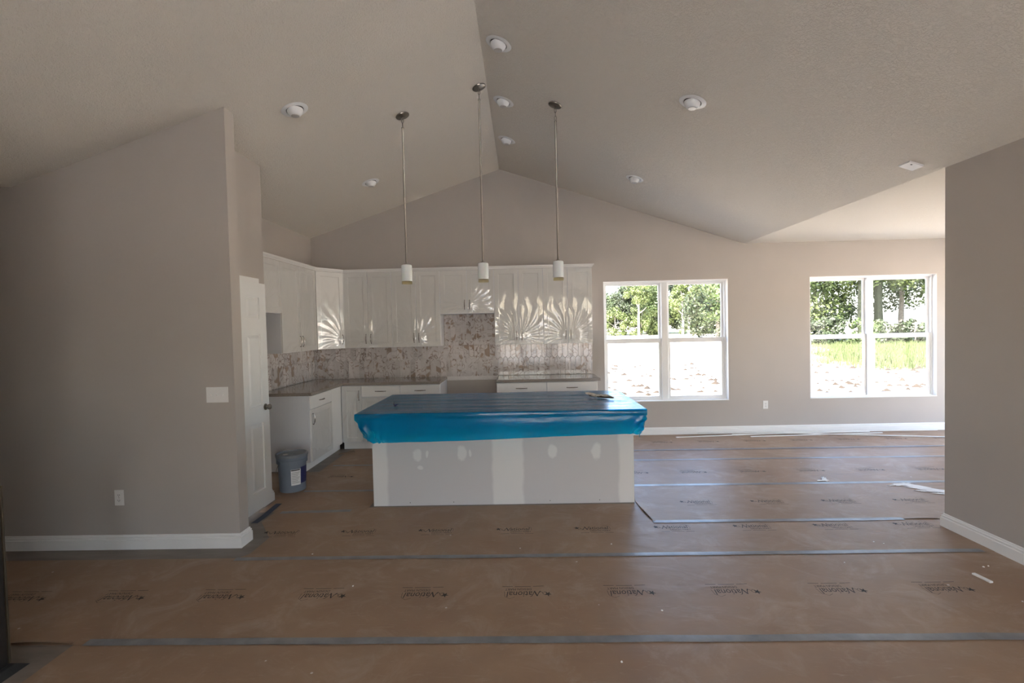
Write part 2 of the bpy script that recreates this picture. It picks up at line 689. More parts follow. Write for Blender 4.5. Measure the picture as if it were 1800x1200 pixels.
def wall_x(name, x0, x1, y0, y1, holes, top):
    ys = sorted(set([y0, y1] + [h[0] for h in holes] + [h[1] for h in holes]))
    mb = MB()
    for a, b in zip(ys[:-1], ys[1:]):
        mid = (a + b) / 2
        z = -0.02
        for h in [h for h in holes if h[0] <= mid <= h[1]]:
            mb.box(x0, x1, a, b, z, h[2])
            z = h[3]
        t0, t1 = top(x0) + .06, top(x1) + .06
        mb.prism([(x0, a, z), (x1, a, z), (x1, a, t1), (x0, a, t0)], [(x0, b, z), (x1, b, z), (x1, b, t1), (x0, b, t0)])
    return struct(mb.build(name, 'wall'))


wall_y('wall_back', D, D + T, XK - T, XN + T, [W1, W2])
wall_x('wall_kitchen_side', XK - T, XK, YPW - 0.115, D, [], zs)
# pantry box: face with the door, and its return towards the fridge space
PD = (3.80, 4.49, 0.0, 2.05)
wall_x('wall_pantry', XPW - 0.115, XPW, YLW + TW, YPW, [(PD[0], PD[1], -0.02, PD[3])], zs)
wall_y('wall_pantry_return', YPW - 0.115, YPW, XK, XPW - 0.115, [])
wall_y('wall_left', YLW, YLW + TW, XFL, XLE, [])
wall_x('wall_right', XR, XR + 0.12, YF, YRC, [], lambda x: ZC)
NW = (4.9, 6.7, 0.40, 2.30)
wall_y('wall_nook_near', YRC - 0.12, YRC, XR + 0.12, XN, [NW], lambda x: ZC)
ND = (4.05, 7.00, 0.04, 2.40)
wall_x('wall_nook_side', XN, XN + T, YRC - .12, D, [ND], lambda x: ZC)
FW1 = (-0.90, 0.90, 0.12, 2.50)
FW2 = (1.20, 3.05, 0.12, 2.50)
wall_y('wall_front', YF - T, YF, XFL - T, XR + .12, [FW1, FW2])
# unseen partition added to shade the left wall, ending short of the dark post
wall_x('light_block_wall', -2.80, -2.68, YF, 1.95, [], zs)
wall_x('wall_far_left', XFL - T, XFL, YF, YLW + TW, [], lambda x: ZC)

cb = MB()
H = 0.10
for (xa, xb, ya, yb) in ((XL, XP, YF, D), (XP, XR, YF, D), (XFL - T, XL, YF, YLW + TW), (XR, XN + T, YRC - .12, D)):
    za, zb_ = zs(xa), zs(xb)
    if xa < XL - .1 or xb > XR + .1:
        za = zb_ = ZC
    cb.prism([(xa, ya, za), (xb, ya, zb_), (xb, ya, zb_ + H), (xa, ya, za + H)], [(xa, yb + T, za), (xb, yb + T, zb_), (xb, yb + T, zb_ + H), (xa, yb + T, za + H)])
struct(cb.build('ceiling', 'ceiling'))
# unseen cover added over the house to keep the sun out
rb = MB()
for (xa, xb) in ((XFL - .6, XP), (XP, XN + .6)):
    e = 3.2
    za = e if xa < XP - .1 else ZP + .6
    zb_ = ZP + .6 if xa < XP - .1 else e
    rb.prism([(xa, YF - .25, za), (xb, YF - .25, zb_), (xb, YF - .25, zb_ + .12), (xa, YF - .25, za + .12)], [(xa, D + .7, za), (xb, D + .7, zb_), (xb, D + .7, zb_ + .12), (xa, D + .7, za + .12)])
struct(rb.build('sun_block_roof', plain('dark_roof_shingle', (0.08, 0.075, 0.07), 0.9)))

struct(MB().box(-3.4, XR + .3, YF - 1.35, YF - .151, 2.66, 2.76).build('added_sun_overhang', 'white'))  # unseen overhang added to keep direct sun out of the front windows

# ------------------------------------------------------------------ baseboards (profiled)
BH = 0.108


def base_profile():
    return [(0, 0), (0.018, 0), (0.018, BH * .68), (0.0125, BH * .71), (0.0145, BH * .84), (0.0075, BH * .87), (0.0065, BH * .97), (0.003, BH), (0, BH)]


def baseboard(name, path, closed=False):
    """path: list of (x, y, nx, ny) wall-face points with outward mitre offsets"""
    mb = MB()
    rings = []
    for (x, y, nx, ny) in path:
        rings.append([(x + nx * d, y + ny * d, z) for d, z in base_profile()])
    n0 = len(rings[0])
    base = 0
    for r in rings:
        mb.v += r
    for i in range(len(rings) - 1):
        for k in range(n0):
            j = (k + 1) % n0
            mb.f.append((i * n0 + k, i * n0 + j, (i + 1) * n0 + j, (i + 1) * n0 + k))
    mb.f.append(tuple(reversed(range(n0))))
    mb.f.append(tuple((len(rings) - 1) * n0 + k for k in range(n0)))
    o = struct(mb.build(name, 'white'))
    return o


e = 0.0008
baseboard('baseboard_back', [(1.05, D - e, 0, -1), (XN, D - e, 0, -1)])
baseboard('baseboard_left', [(XFL, YLW - e, 0, -1), (XLE + e, YLW - e, 1, -1), (XLE + e, YLW + TW + e, 1, 1), (XPW, YLW + TW + e, 0, 1)])
baseboard('baseboard_right', [(XR - e, YF + .05, -1, 0), (XR - e, YRC + e, -1, 1), (XR + .5, YRC + e, 0, 1)])
baseboard('baseboard_pantry', [(XPW + e, 4.50, 1, 0), (XPW + e, YPW + e, 1, 1), (XK + .05, YPW + e, 0, 1)])


# ------------------------------------------------------------------ windows
def window(name, x0, x1, z0, z1, y, n_units=2, sgn=1):
    """double single-hung window in an opening of a wall whose room face is at y (sgn +1: outside is +y)"""
    w = thing(name, ((x0 + x1) / 2, y, z0), kind='structure')

    def Y(a, b):
        return (y + a, y + b) if sgn > 0 else (y - b, y - a)
    fd0, fd1 = 0.075, 0.14
    f = MB()
    t_ = 0.028
    f.box(x0, x1, *Y(fd0, fd1), z1 - t_, z1).box(x0, x1, *Y(fd0, fd1), z0, z0 + t_)
    f.box(x0, x0 + t_, *Y(fd0, fd1), z0 + t_, z1 - t_).box(x1 - t_, x1, *Y(fd0, fd1), z0 + t_, z1 - t_)
    f.build('window_frame', 'vinyl', w, bevel=0.003)
    us = (x1 - x0) / n_units
    for k in range(1, n_units):
        xm = x0 + us * k
        MB().box(xm - .045, xm + .045, *Y(fd0 - .012, fd1), z0 + t_, z1 - t_).build('mullion', 'vinyl', w, bevel=0.003)
    zm = (z0 + z1) / 2 + 0.005
    for k in range(n_units):
        a = x0 + us * k + (t_ if k == 0 else 0.045)
        b = x0 + us * (k + 1) - (t_ if k == n_units - 1 else 0.045)
        for nm, za, zb_, d0, d1, st in (('upper_sash', zm - .012, z1 - t_, .112, .135, .032), ('lower_sash', z0 + t_, zm + .035, .083, .108, .040)):
            m = MB()
            rt = .066 if nm == 'lower_sash' else st
            m.box(a, b, *Y(d0, d1), zb_ - rt, zb_).box(a, b, *Y(d0, d1), za, za + st)
            m.box(a, a + st, *Y(d0, d1), za + st, zb_ - rt).box(b - st, b, *Y(d0, d1), za + st, zb_ - rt)
            so = m.build(nm, 'vinyl', w, bevel=0.002)
            MB().box(a + st, b - st, *Y((d0 + d1) / 2 - .003, (d0 + d1) / 2 + .003), za + st, zb_ - rt).build('pane', 'glass', so)
        MB().box((a + b) / 2 - .03, (a + b) / 2 + .03, *Y(.072, .084), zm + .012, zm + .03).build('sash_lock', 'vinyl', w, bevel=0.002)
    MB().box(x0 + .0005, x1 - .0005, *Y(-.006, fd0), z0 - .0, z0 + .012).build('window_sill', 'white', w, bevel=0.002)
    MB().box(x0 + .0005, x1 - .0005, *Y(.001, fd0), z1 - .006, z1 - .0005).build('head_return', 'white', w)
    for xa in (x0 + .0005, x1 - .0065):
        MB().box(xa, xa + .006, *Y(.001, fd0), z0 + .012, z1 - .006).build('jamb_return', 'white', w)
    return w


window('window_1', *W1, D)
window('window_2', *W2, D)
window('added_nook_window', *NW, YRC, sgn=-1)  # unseen window added so that sunlight brightens the nook ceiling
window('window_3', *FW1, YF, sgn=-1)  # unseen; enlarged to let in more daylight
window('added_front_window', *FW2, YF, sgn=-1)  # unseen window added to bring more daylight into the room
# glazed patio door in the nook's side wall (out of view)
pdw = thing('door_1', (XN, (ND[0] + ND[1]) / 2, ND[2]), kind='structure')
f = MB()
for a, b, z0, z1 in ((ND[0], ND[1], ND[3] - .06, ND[3]), (ND[0], ND[1], ND[2], ND[2] + .06)):
    f.box(XN + .03, XN + .12, a, b, z0, z1)
for yy in (ND[0], (ND[0] + ND[1]) / 2 - .05, ND[1] - .06):
    f.box(XN + .03, XN + .12, yy, yy + (.06 if yy != (ND[0] + ND[1]) / 2 - .05 else .1), ND[2] + .06, ND[3] - .06)
f.build('door_frame', 'vinyl', pdw, bevel=0.003)
for a, b in ((ND[0] + .06, (ND[0] + ND[1]) / 2 - .05), ((ND[0] + ND[1]) / 2 + .05, ND[1] - .06)):
    MB().box(XN + .07, XN + .076, a, b, ND[2] + .06, ND[3] - .06).build('pane', 'glass', pdw)


# light portals: sampling guides in the window openings
def portal(name, loc, sx, sz, direction):
    l = bpy.data.lights.new(name, 'AREA')
    l.shape = 'RECTANGLE'
    l.size, l.size_y = sx, sz
    l.cycles.is_portal = True
    o = bpy.data.objects.new(name, l)
    o.location = loc
    o.rotation_euler = Vector(direction).to_track_quat('-Z', 'Z').to_euler()
    C.objects.link(o)


for i, (h, y, d) in enumerate(((W1, D + .16, -1), (W2, D + .16, -1), (FW1, YF - .16, 1), (FW2, YF - .16, 1))):
    portal('window_portal', ((h[0] + h[1]) / 2, y, (h[2] + h[3]) / 2), h[1] - h[0], h[3] - h[2], (0, d, 0))
portal('nook_portal', ((NW[0] + NW[1]) / 2, YRC - .16, (NW[2] + NW[3]) / 2), NW[1] - NW[0], NW[3] - NW[2], (0, 1, 0))
portal('door_portal', (XN + .16, (ND[0] + ND[1]) / 2, (ND[2] + ND[3]) / 2), ND[1] - ND[0], ND[3] - ND[2], (-1, 0, 0))

# ------------------------------------------------------------------ pantry door standing in front of its opening
dr = thing('door_2', (-2.40, 4.2, 0.03), kind='structure')
DX0, DX1 = -2.4235, -2.3885
DY0, DY1, DZ0, DZ1 = 3.815, 4.578, 0.03, 2.065
rows = [(0.19, 0.80), (0.955, 1.60), (1.735, 1.935)]
cols = [(DY0 + .11, DY0 + .325), (DY1 - .325, DY1 - .11)]
mb = MB()
mb.box(DX0, DX1 - .014, DY0, DY1, DZ0, DZ1)
ysplit = [DY0, cols[0][0], cols[0][1], cols[1][0], cols[1][1], DY1]
# face rails and stiles around the panels
mb.box(DX1 - .014, DX1, DY0, cols[0][0], DZ0, DZ1)
mb.box(DX1 - .014, DX1, cols[0][1], cols[1][0], DZ0, DZ1)
mb.box(DX1 - .014, DX1, cols[1][1], DY1, DZ0, DZ1)
zz = [DZ0] + [v for r in rows for v in r] + [DZ1]
for c0, c1 in cols:
    for i in range(0, len(zz), 2):
        mb.box(DX1 - .014, DX1, c0, c1, zz[i], zz[i + 1])
slab = mb.build('door_slab', 'door_white', dr)
for c0, c1 in cols:
    for z0, z1 in rows:
        g, s_ = 0.008, 0.035
        a = [(DX1 - .0139, c0 + g, z0 + g), (DX1 - .0139, c1 - g, z0 + g), (DX1 - .0139, c1 - g, z1 - g), (DX1 - .0139, c0 + g, z1 - g)]
        b = [(DX1 - .001, c0 + s_, z0 + s_), (DX1 - .001, c1 - s_, z0 + s_), (DX1 - .001, c1 - s_, z1 - s_), (DX1 - .001, c0 + s_, z1 - s_)]
        MB().prism(a, b).build('door_panel', 'door_white', slab)
MB().frame_lathe([(.030, 0), (.030, .006), (.012, .008), (.012, .022), (.024, .030), (.027, .042), (.020, .052), (.004, .056)], (DX1, DY1 - .068, 0.93), (1, 0, 0), 20).build('door_knob', 'nickel', dr, smooth=True)
cz = 2.05
cs = MB()
cs.box(XPW + e, XPW + .018, PD[0] - .06, 4.548, cz, cz + .065)
cs.box(XPW + e, XPW + .018, PD[1], 4.548, 0.001, cz)
struct(cs.build('trim_1', 'white', bevel=0.004))

# ------------------------------------------------------------------ paper sheets on the floor
def sheet(label, outline, z):
    x = sum(p[0] for p in outline) / len(outline)
    y = sum(p[1] for p in outline) / len(outline)
    org = (x, y, z)
    a = [(p[0], p[1], z) for p in outline]
    b = [(p[0], p[1], z + 0.0012) for p in outline]
    o = MB().prism(a, b).build('floor_paper_sheet', 'paper', None, org)
    return tag(o, label, 'paper sheet', 'brown kraft sheets covering the floor')


Z0 = 0.0006
sheets = {}
xr = XR - .02
sheets['0'] = sheet('brown kraft paper sheet ending beside the dark post, in front of the print-covered floor', [(-2.36, 1.56), (xr, 1.56), (xr, 2.53), (-2.385, 2.53)], Z0)
sheets['a'] = sheet('brown kraft paper sheet running along the foot of the wall with the triple switch', [(XFL + .02, 2.50), (xr, 2.49), (xr, 3.44), (-2.02, 3.455), (-2.10, 3.46), (XFL + .02, 3.47)], Z0 + .0016)
sheets['b'] = sheet('brown kraft paper sheet passing directly in front of the kitchen island', [(-2.10, 3.42), (xr, 3.415), (xr, 3.86), (XR + .14, 3.90), (XR + .14, 4.32), (1.06, 4.33), (1.06, 4.43), (-1.45, 4.43), (-1.47, 4.34), (-2.25, 4.345), (-2.25, 4.12), (-2.02, 3.80), (-2.02, 3.53)], Z0 + .0032)
sheets['c'] = sheet('brown kraft paper sheet with a curled loose corner beside the island', [(1.04, 4.0), (XR - .02, 3.985), (XR + .10, 3.985), (6.6, 3.975), (6.6, 4.90), (1.03, 4.94), (0.998, 4.55), (0.995, 4.40)], Z0 + .0048)
sheets['cl'] = sheet('brown kraft paper sheet lying under the grey plastic bucket', [(-2.40, 4.35), (-1.43, 4.34), (-1.43, 4.92), (-3.0, 4.93), (-3.0, 4.70), (-2.40, 4.70)], Z0 + .0016)
sheets['d'] = sheet('brown kraft paper sheet with plaster smears between island and white nook windows', [(1.03, 4.90), (6.6, 4.865), (6.6, 5.80), (1.03, 5.84)], Z0 + .0032)
sheets['dl'] = sheet('brown kraft paper sheet in the kitchen aisle beside the base cabinet end panel', [(-2.98, 4.91), (-1.43, 4.90), (-1.43, 5.33), (1.03, 5.33), (1.03, 5.84), (-2.37, 5.86), (-2.37, 5.60), (-2.98, 5.60)], Z0 + .0)
sheets['e'] = sheet('narrow brown kraft paper strip between two close tape lines', [(-2.37, 5.83), (6.6, 5.79), (6.6, 6.30), (-2.37, 6.34)], Z0 + .0016)
sheets['f'] = sheet('brown kraft paper sheet along the wall under the two windows', [(1.0, 6.30), (6.6, 6.27), (6.6, 7.19), (1.0, 7.19)], Z0 + .0032)
sheets['fl'] = sheet('brown kraft paper sheet in front of the base cabinets behind the island', [(-2.37, 6.31), (1.02, 6.30), (1.02, 6.66), (-2.37, 6.66)], Z0 + .0)

def lifted_edge(key, pts, inward, width=.07, lift=.016):
    # a curled-up border along one edge of a sheet
    s = sheets[key]
    zt = s.location.z + .0016
    n_ = len(pts) - 1

    def fn(u, v):
        i = min(int(u * n_), n_ - 1)
        f_ = u * n_ - i
        x = pts[i][0] + (pts[i + 1][0] - pts[i][0]) * f_
        y = pts[i][1] + (pts[i + 1][1] - pts[i][1]) * f_
        k = math.sin(math.pi * min(1, max(0, u * 1.0)) * .8 + .3)
        return (x + inward[0] * width * v, y + inward[1] * width * v, zt + lift * k * (1 - v) ** 2)
    MB().grid(fn, 16, 5).build('curled_edge', 'paper', s, smooth='full', fix=False)


lifted_edge('c', [(0.994, 4.46), (1.0, 4.3), (1.018, 4.14), (1.036, 4.01)], (1, 0), .06, .011)
lifted_edge('c', [(3.02, 3.988), (3.2, 3.986), (3.30, 3.984)], (0, 1), .05, .007)
lifted_edge('a', [(-2.76, 2.498), (-2.6, 2.497), (-2.39, 2.496)], (0, 1), .06, .016)

# printed logo, one mesh shared by all prints
def text_mesh(body, size, shear=0.0, space=1.0):
    cu = bpy.data.curves.new('txt', 'FONT')
    cu.body = body
    cu.size = size
    cu.shear = shear
    cu.space_character = space
    cu.resolution_u = 2
    ob = bpy.data.objects.new('txt', cu)
    C.objects.link(ob)
    bpy.context.view_layer.update()
    me = bpy.data.meshes.new_from_object(ob)
    vs = [tuple(v.co) for v in me.vertices]
    fs = [tuple(p.vertices) for p in me.polygons]
    bpy.data.objects.remove(ob)
    bpy.data.curves.remove(cu)
    bpy.data.meshes.remove(me)
    return vs, fs


def logo_mesh():
    V, Fc = [], []

    def add(vs, fs, x, y, w=None, h=None):
        x0 = min(v[0] for v in vs); x1 = max(v[0] for v in vs)
        y0 = min(v[1] for v in vs); y1 = max(v[1] for v in vs)
        kx = w / (x1 - x0) if w else 1
        ky = h / (y1 - y0) if h else 1
        n = len(V)
        V.extend([((v[0] - x0) * kx + x, (v[1] - y0) * ky + y, 0) for v in vs])
        Fc.extend([tuple(n + i for i in f) for f in fs])

    def stroke(pts, w):
        n = len(V)
        for i, p in enumerate(pts):
            q0 = Vector(pts[max(i - 1, 0)]); q1 = Vector(pts[min(i + 1, len(pts) - 1)])
            d = (q1 - q0).normalized()
            nn = Vector((-d.y, d.x)) * w / 2
            V.append((p[0] + nn.x, p[1] + nn.y, 0)); V.append((p[0] - nn.x, p[1] - nn.y, 0))
        for i in range(len(pts) - 1):
            Fc.append((n + 2 * i, n + 2 * i + 1, n + 2 * i + 3, n + 2 * i + 2))
    # star
    n = len(V)
    V.append((0.022, 0.098, 0))
    for i in range(10):
        a = math.pi / 2 + i * math.pi / 5 + 0.15
        r = (0.024 if i % 2 == 0 else 0.0095)
        V.append((0.022 + r * math.cos(a), 0.098 + r * 1.15 * math.sin(a), 0))
    for i in range(10):
        Fc.append((n, n + 1 + i, n + 1 + (i + 1) % 10))
    # swirl from the star to the N
    stroke([(0.040 + 0.016 * math.cos(a) * (1 - k / 26), 0.085 + 0.02 * math.sin(a) * (1 - k / 26)) for k, a in enumerate([0.6 + i * 0.42 for i in range(14)])], 0.003)
    stroke([(0.050, 0.094), (0.058, 0.074), (0.066, 0.070), (0.073, 0.080)], 0.0036)
    # the tall script N
    stroke([(0.066, 0.062), (0.074, 0.075), (0.088, 0.118)], 0.0042)
    stroke([(0.086, 0.120), (0.093, 0.100), (0.103, 0.064)], 0.0075)
    stroke([(0.102, 0.064), (0.114, 0.105), (0.122, 0.122), (0.130, 0.124)], 0.0042)
    vs, fs = text_mesh('ational', 0.1, 0.12)
    add(vs, fs, 0.116, 0.066, 0.156, 0.060)
    vs, fs = text_mesh('DESIGN MART', 0.1)
    add(vs, fs, 0.122, 0.030, 0.160, 0.024)
    # little gable over the last letters
    stroke([(0.222, 0.128), (0.252, 0.146), (0.282, 0.122), (0.286, 0.066)], 0.0022)
    # small tag line, too small to read: three rules
    for a, b in ((0.044, 0.110), (0.124, 0.222), (0.236, 0.300)):
        stroke([(a + (b - a) * i / 6, 0.004 + 0.006 * math.sin((a + (b - a) * i / 6) * 9)) for i in range(7)], 0.0042)
    me = bpy.data.meshes.new('printed_logo')
    me.from_pydata([(v[0] - 0.15, v[1] - 0.075, 0) for v in V], [], Fc)
    me.materials.append(M['ink'])
    return me


LOGO = logo_mesh()


def logos(key, x_start, n, y, rot, slope=0.0, xmin=-99, xmax=99):
    s = sheets[key]
    for i in range(n):
        x = x_start + i * 0.6235
        if not xmin <= x <= xmax:
            continue
        o = bpy.data.objects.new('printed_logo', LOGO)
        o.location = (x - s.location.x, y + slope * i - s.location.y, 0.0012 + 0.0004)
        o.rotation_euler = (0, 0, rot)
        link(o, s)


PI = math.pi
logos('a', -3.125 - .6235 * 2, 12, 2.968, PI, -0.001)
logos('b', -1.968, 9, 3.88, 0)
logos('c', 1.531 - .6235 * 0, 8, 4.43, 0, -0.01)
logos('d', 1.190, 9, 5.37, PI, -0.008)
logos('dl', -2.05, 1, 5.42, PI)
logos('f', 1.24, 8, 6.755, PI, -0.005)
logos('e', -1.50, 1, 6.1, PI)

# ------------------------------------------------------------------ tape strips
def tape(label, x0, y0, x1, y1, z, w=0.052, mat='tape', ns=24):
    wob = [random.uniform(-.003, .003) for _ in range(ns + 1)]

    def fn(u, v):
        i = int(round(u * ns))
        return (x0 + (x1 - x0) * u, y0 + (y1 - y0) * u + wob[i] + (v - .5) * w, z + 0.0005 + 0.0009 * math.sin(v * PI) + abs(wob[i]) * 0.15)
    o = MB().grid(fn, ns, 3)
    ob = o.build('tape_strip', mat, None, ((x0 + x1) / 2, (y0 + y1) / 2, z), smooth='full', fix=False)
    return tag(ob, label, 'tape', 'grey tape strips sealing the paper seams')


tape('long grey tape strip starting beside the bare floor patch near the dark post', -2.33, 2.515, xr, 2.49, 0.0042, 0.056)
tape('long grey tape strip meeting the switch wall corner at one end', -2.08, 3.442, 3.13, 3.43, 0.0062, 0.05)
tape('shiny grey tape strip along the sheet with the curled corner', 1.03, 4.006, 3.02, 3.992, 0.0076, 0.055)
tape('grey tape strip touching the smeared white plaster on the paper', 1.04, 4.928, 6.5, 4.885, 0.0072, 0.06)
tape('grey tape strip on the nearer edge of the narrow paper strip', 1.05, 5.865, 6.5, 5.79, 0.0062, 0.055)
tape('grey tape strip on the farther edge of the narrow paper strip', 1.2, 6.325, 6.5, 6.275, 0.0062, 0.06)
tape('short grey tape strip lying between pantry door and island', -2.19, 4.332, -1.565, 4.355, 0.0062, 0.06)
tape('dim grey tape strip beside the grey bucket', -2.24, 4.915, -1.42, 4.905, 0.0042, 0.05)
tape('dim grey tape strip in the aisle near the drawer base cabinet', -2.30, 5.85, -1.42, 5.84, 0.0032, 0.05)
bt = MB().grid(lambda u, v: (-2.300 + (v - .5) * .058 + .006 * math.sin(u * 5) - .012 * u, 4.09 + .47 * u, 0.0072 + .001 * math.sin(v * PI)), 12, 2).build('tape_strip', 'blue_tape', None, (-2.30, 4.32, 0.007), smooth='full', fix=False)
tag(bt, 'dark blue masking tape strip on the floor along the pantry door', 'tape')

# plaster smear on the paper
ps = thing('plaster_spill', (3.8, 4.7, 0.0066), 'dried white plaster smear spilled across the brown paper by the wall corner', 'plaster spill')


def blob(cx, cy, rx, ry, rot, seed):
    r0 = random.Random(seed)
    pts = []
    for i in range(22):
        a = 2 * PI * i / 22
        k = r0.uniform(.55, 1.25)
        x, y = rx * k * math.cos(a), ry * k * math.sin(a)
        pts.append((cx + x * math.cos(rot) - y * math.sin(rot), cy + x * math.sin(rot) + y * math.cos(rot)))
    MB().prism([(p[0], p[1], 0.0096) for p in pts], [(p[0], p[1], 0.0116 + .001 * r0.random()) for p in pts]).build('plaster_smear', 'plaster', ps)


for cx, cy, rx, ry, ro, sd in ((3.62, 4.82, .13, .035, .2, 1), (3.74, 4.74, .16, .05, -1.0, 2), (3.86, 4.62, .26, .06, -.5, 3), (4.06, 4.55, .24, .06, -.2, 4), (3.72, 4.62, .10, .025, -.2, 5), (3.80, 4.54, .09, .02, -.3, 6), (3.02, 5.03, .03, .08, -.3, 7), (2.96, 4.98, .05, .02, .2, 8)):
    blob(cx, cy, rx, ry, ro, sd)

# small chips of plaster lying about
chips = [(2.93, 3.20, .014), (2.97, 3.21, .010), (2.55, 3.55, .012), (2.50, 3.58, .01), (-0.05, 3.55, .010), (0.62, 3.60, .012), (-1.55, 3.50, .012), (0.75, 2.75, .012), (0.44, 2.33, .012), (2.78, 2.80, .010), (-1.10, 3.05, .014), (2.1, 3.28, .01)]
for i, (x, y, s) in enumerate(chips):
    r0 = random.Random(100 + i)
    bm = bmesh.new()
    bmesh.ops.create_icosphere(bm, subdivisions=1, radius=s * .6)
    for v in bm.verts:
        v.co *= r0.uniform(.6, 1.2)
        v.co.z *= 0.45
    zmin = min(v.co.z for v in bm.verts)
    for v in bm.verts:
        v.co.z -= zmin
    me = bpy.data.meshes.new('plaster_chip')
    bm.to_mesh(me); bm.free()
    me.materials.append(M['plaster'])
    o = bpy.data.objects.new('plaster_chip', me)
    zc_ = 0.0036 if y < 3.42 and y > 2.53 else (0.0020 if y < 2.5 else 0.0052)
    o.location = (x, y, zc_)
    link(o) if False else C.objects.link(o)
    tag(o, 'tiny white plaster chip lying on the brown floor paper', 'chip', 'plaster chips scattered on the paper')

# white scrap of trim near the right wall
sc = MB()
sc.box(-.012, .012, -.055, .055, 0, .012)
so = sc.build('trim_offcut', 'white', None, (0, 0, 0), bevel=0.003)
so.location = (2.79, 3.055, 0.0036)
so.rotation_euler = (0, 0, 0.12)
tag(so, 'short white trim offcut lying on the paper near the grey wall', 'offcut')

# long white trim strips at the foot of the window wall
def strip(label, x0, y0, x1, y1, z0, z1, w=0.030, h=0.011):
    a, b = Vector((x0, y0, z0)), Vector((x1, y1, z1))
    d = (b - a).normalized()
    s_ = Vector((-d.y, d.x, 0)).normalized() * w / 2
    hh = Vector((0, 0, h))
    prof = lambda p: [p - s_, p + s_, p + s_ + hh * .55, p + s_ * .3 + hh, p - s_ + hh]
    o = MB().prism(prof(a), prof(b)).build('trim_strip', 'white', None, tuple((a + b) / 2))
    tag(o, label, 'trim strip', 'long white trim strips lying under the windows')


zp = 0.0052
strip('white trim strip reaching farthest under the window beside the cabinets', 2.14, 7.00, 4.55, 7.165, zp, zp + .012)
strip('white trim strip lying closest along the baseboard under the windows', 2.50, 7.14, 5.86, 7.12, zp + .024, zp + .013)
strip('shortest white trim strip, lying partly under the crossing strips', 3.17, 6.965, 5.05, 7.06, zp, zp)
strip('white trim strip slanting away from the baseboard towards the nook', 3.70, 7.10, 6.20, 6.63, zp + .013, zp)
strip('second white trim strip crossing beneath the others by the baseboard', 2.95, 7.06, 4.9, 7.10, zp + .012, zp + .012, 0.024)

# ------------------------------------------------------------------ cabinets
DOOR_T = 0.020


class Frame:
    """local frame for cabinet fronts: origin o, along u (width), front normal n, z up"""
    def __init__(s, o, u):
        s.o = Vector(o)
        s.u = Vector((u[0], u[1], 0)).normalized()
        s.n = Vector((s.u.y, -s.u.x, 0))   # points to the room when u runs left to right

    def p(s, a, d, z):
        return tuple(s.o + s.u * a + s.n * d + Vector((0, 0, z)))

    def box(s, mb, a0, a1, d0, d1, z0, z1):
        A = [s.p(a0, d0, z0), s.p(a1, d0, z0), s.p(a1, d1, z0), s.p(a0, d1, z0)]
        B = [s.p(a0, d0, z1), s.p(a1, d0, z1), s.p(a1, d1, z1), s.p(a0, d1, z1)]
        mb.prism(A, B)
        return mb


def pull(fr, parent, a, z, vertical, L=0.135, d=DOOR_T):
    pts = []
    for i in range(11):
        k = i / 10
        s_ = (k - .5) * L
        h = d + 0.006 + 0.020 * math.sin(PI * k) ** 0.7
        pts.append(fr.p(a, h, z + s_) if vertical else fr.p(a + s_, h, z))
    mb = MB().tube(pts, [0.0035 + 0.0025 * math.sin(PI * i / 10) for i in range(11)], 8)
    for s_ in (-L * .46, L * .46):
        q0 = fr.p(a, d, z + s_) if vertical else fr.p(a + s_, d, z)
        q1 = fr.p(a, d + .012, z + s_) if vertical else fr.p(a + s_, d + .012, z)
        mb.tube([q0, q1], 0.005, 8)
    return mb.build('handle', 'dark_nickel', parent, smooth=True)


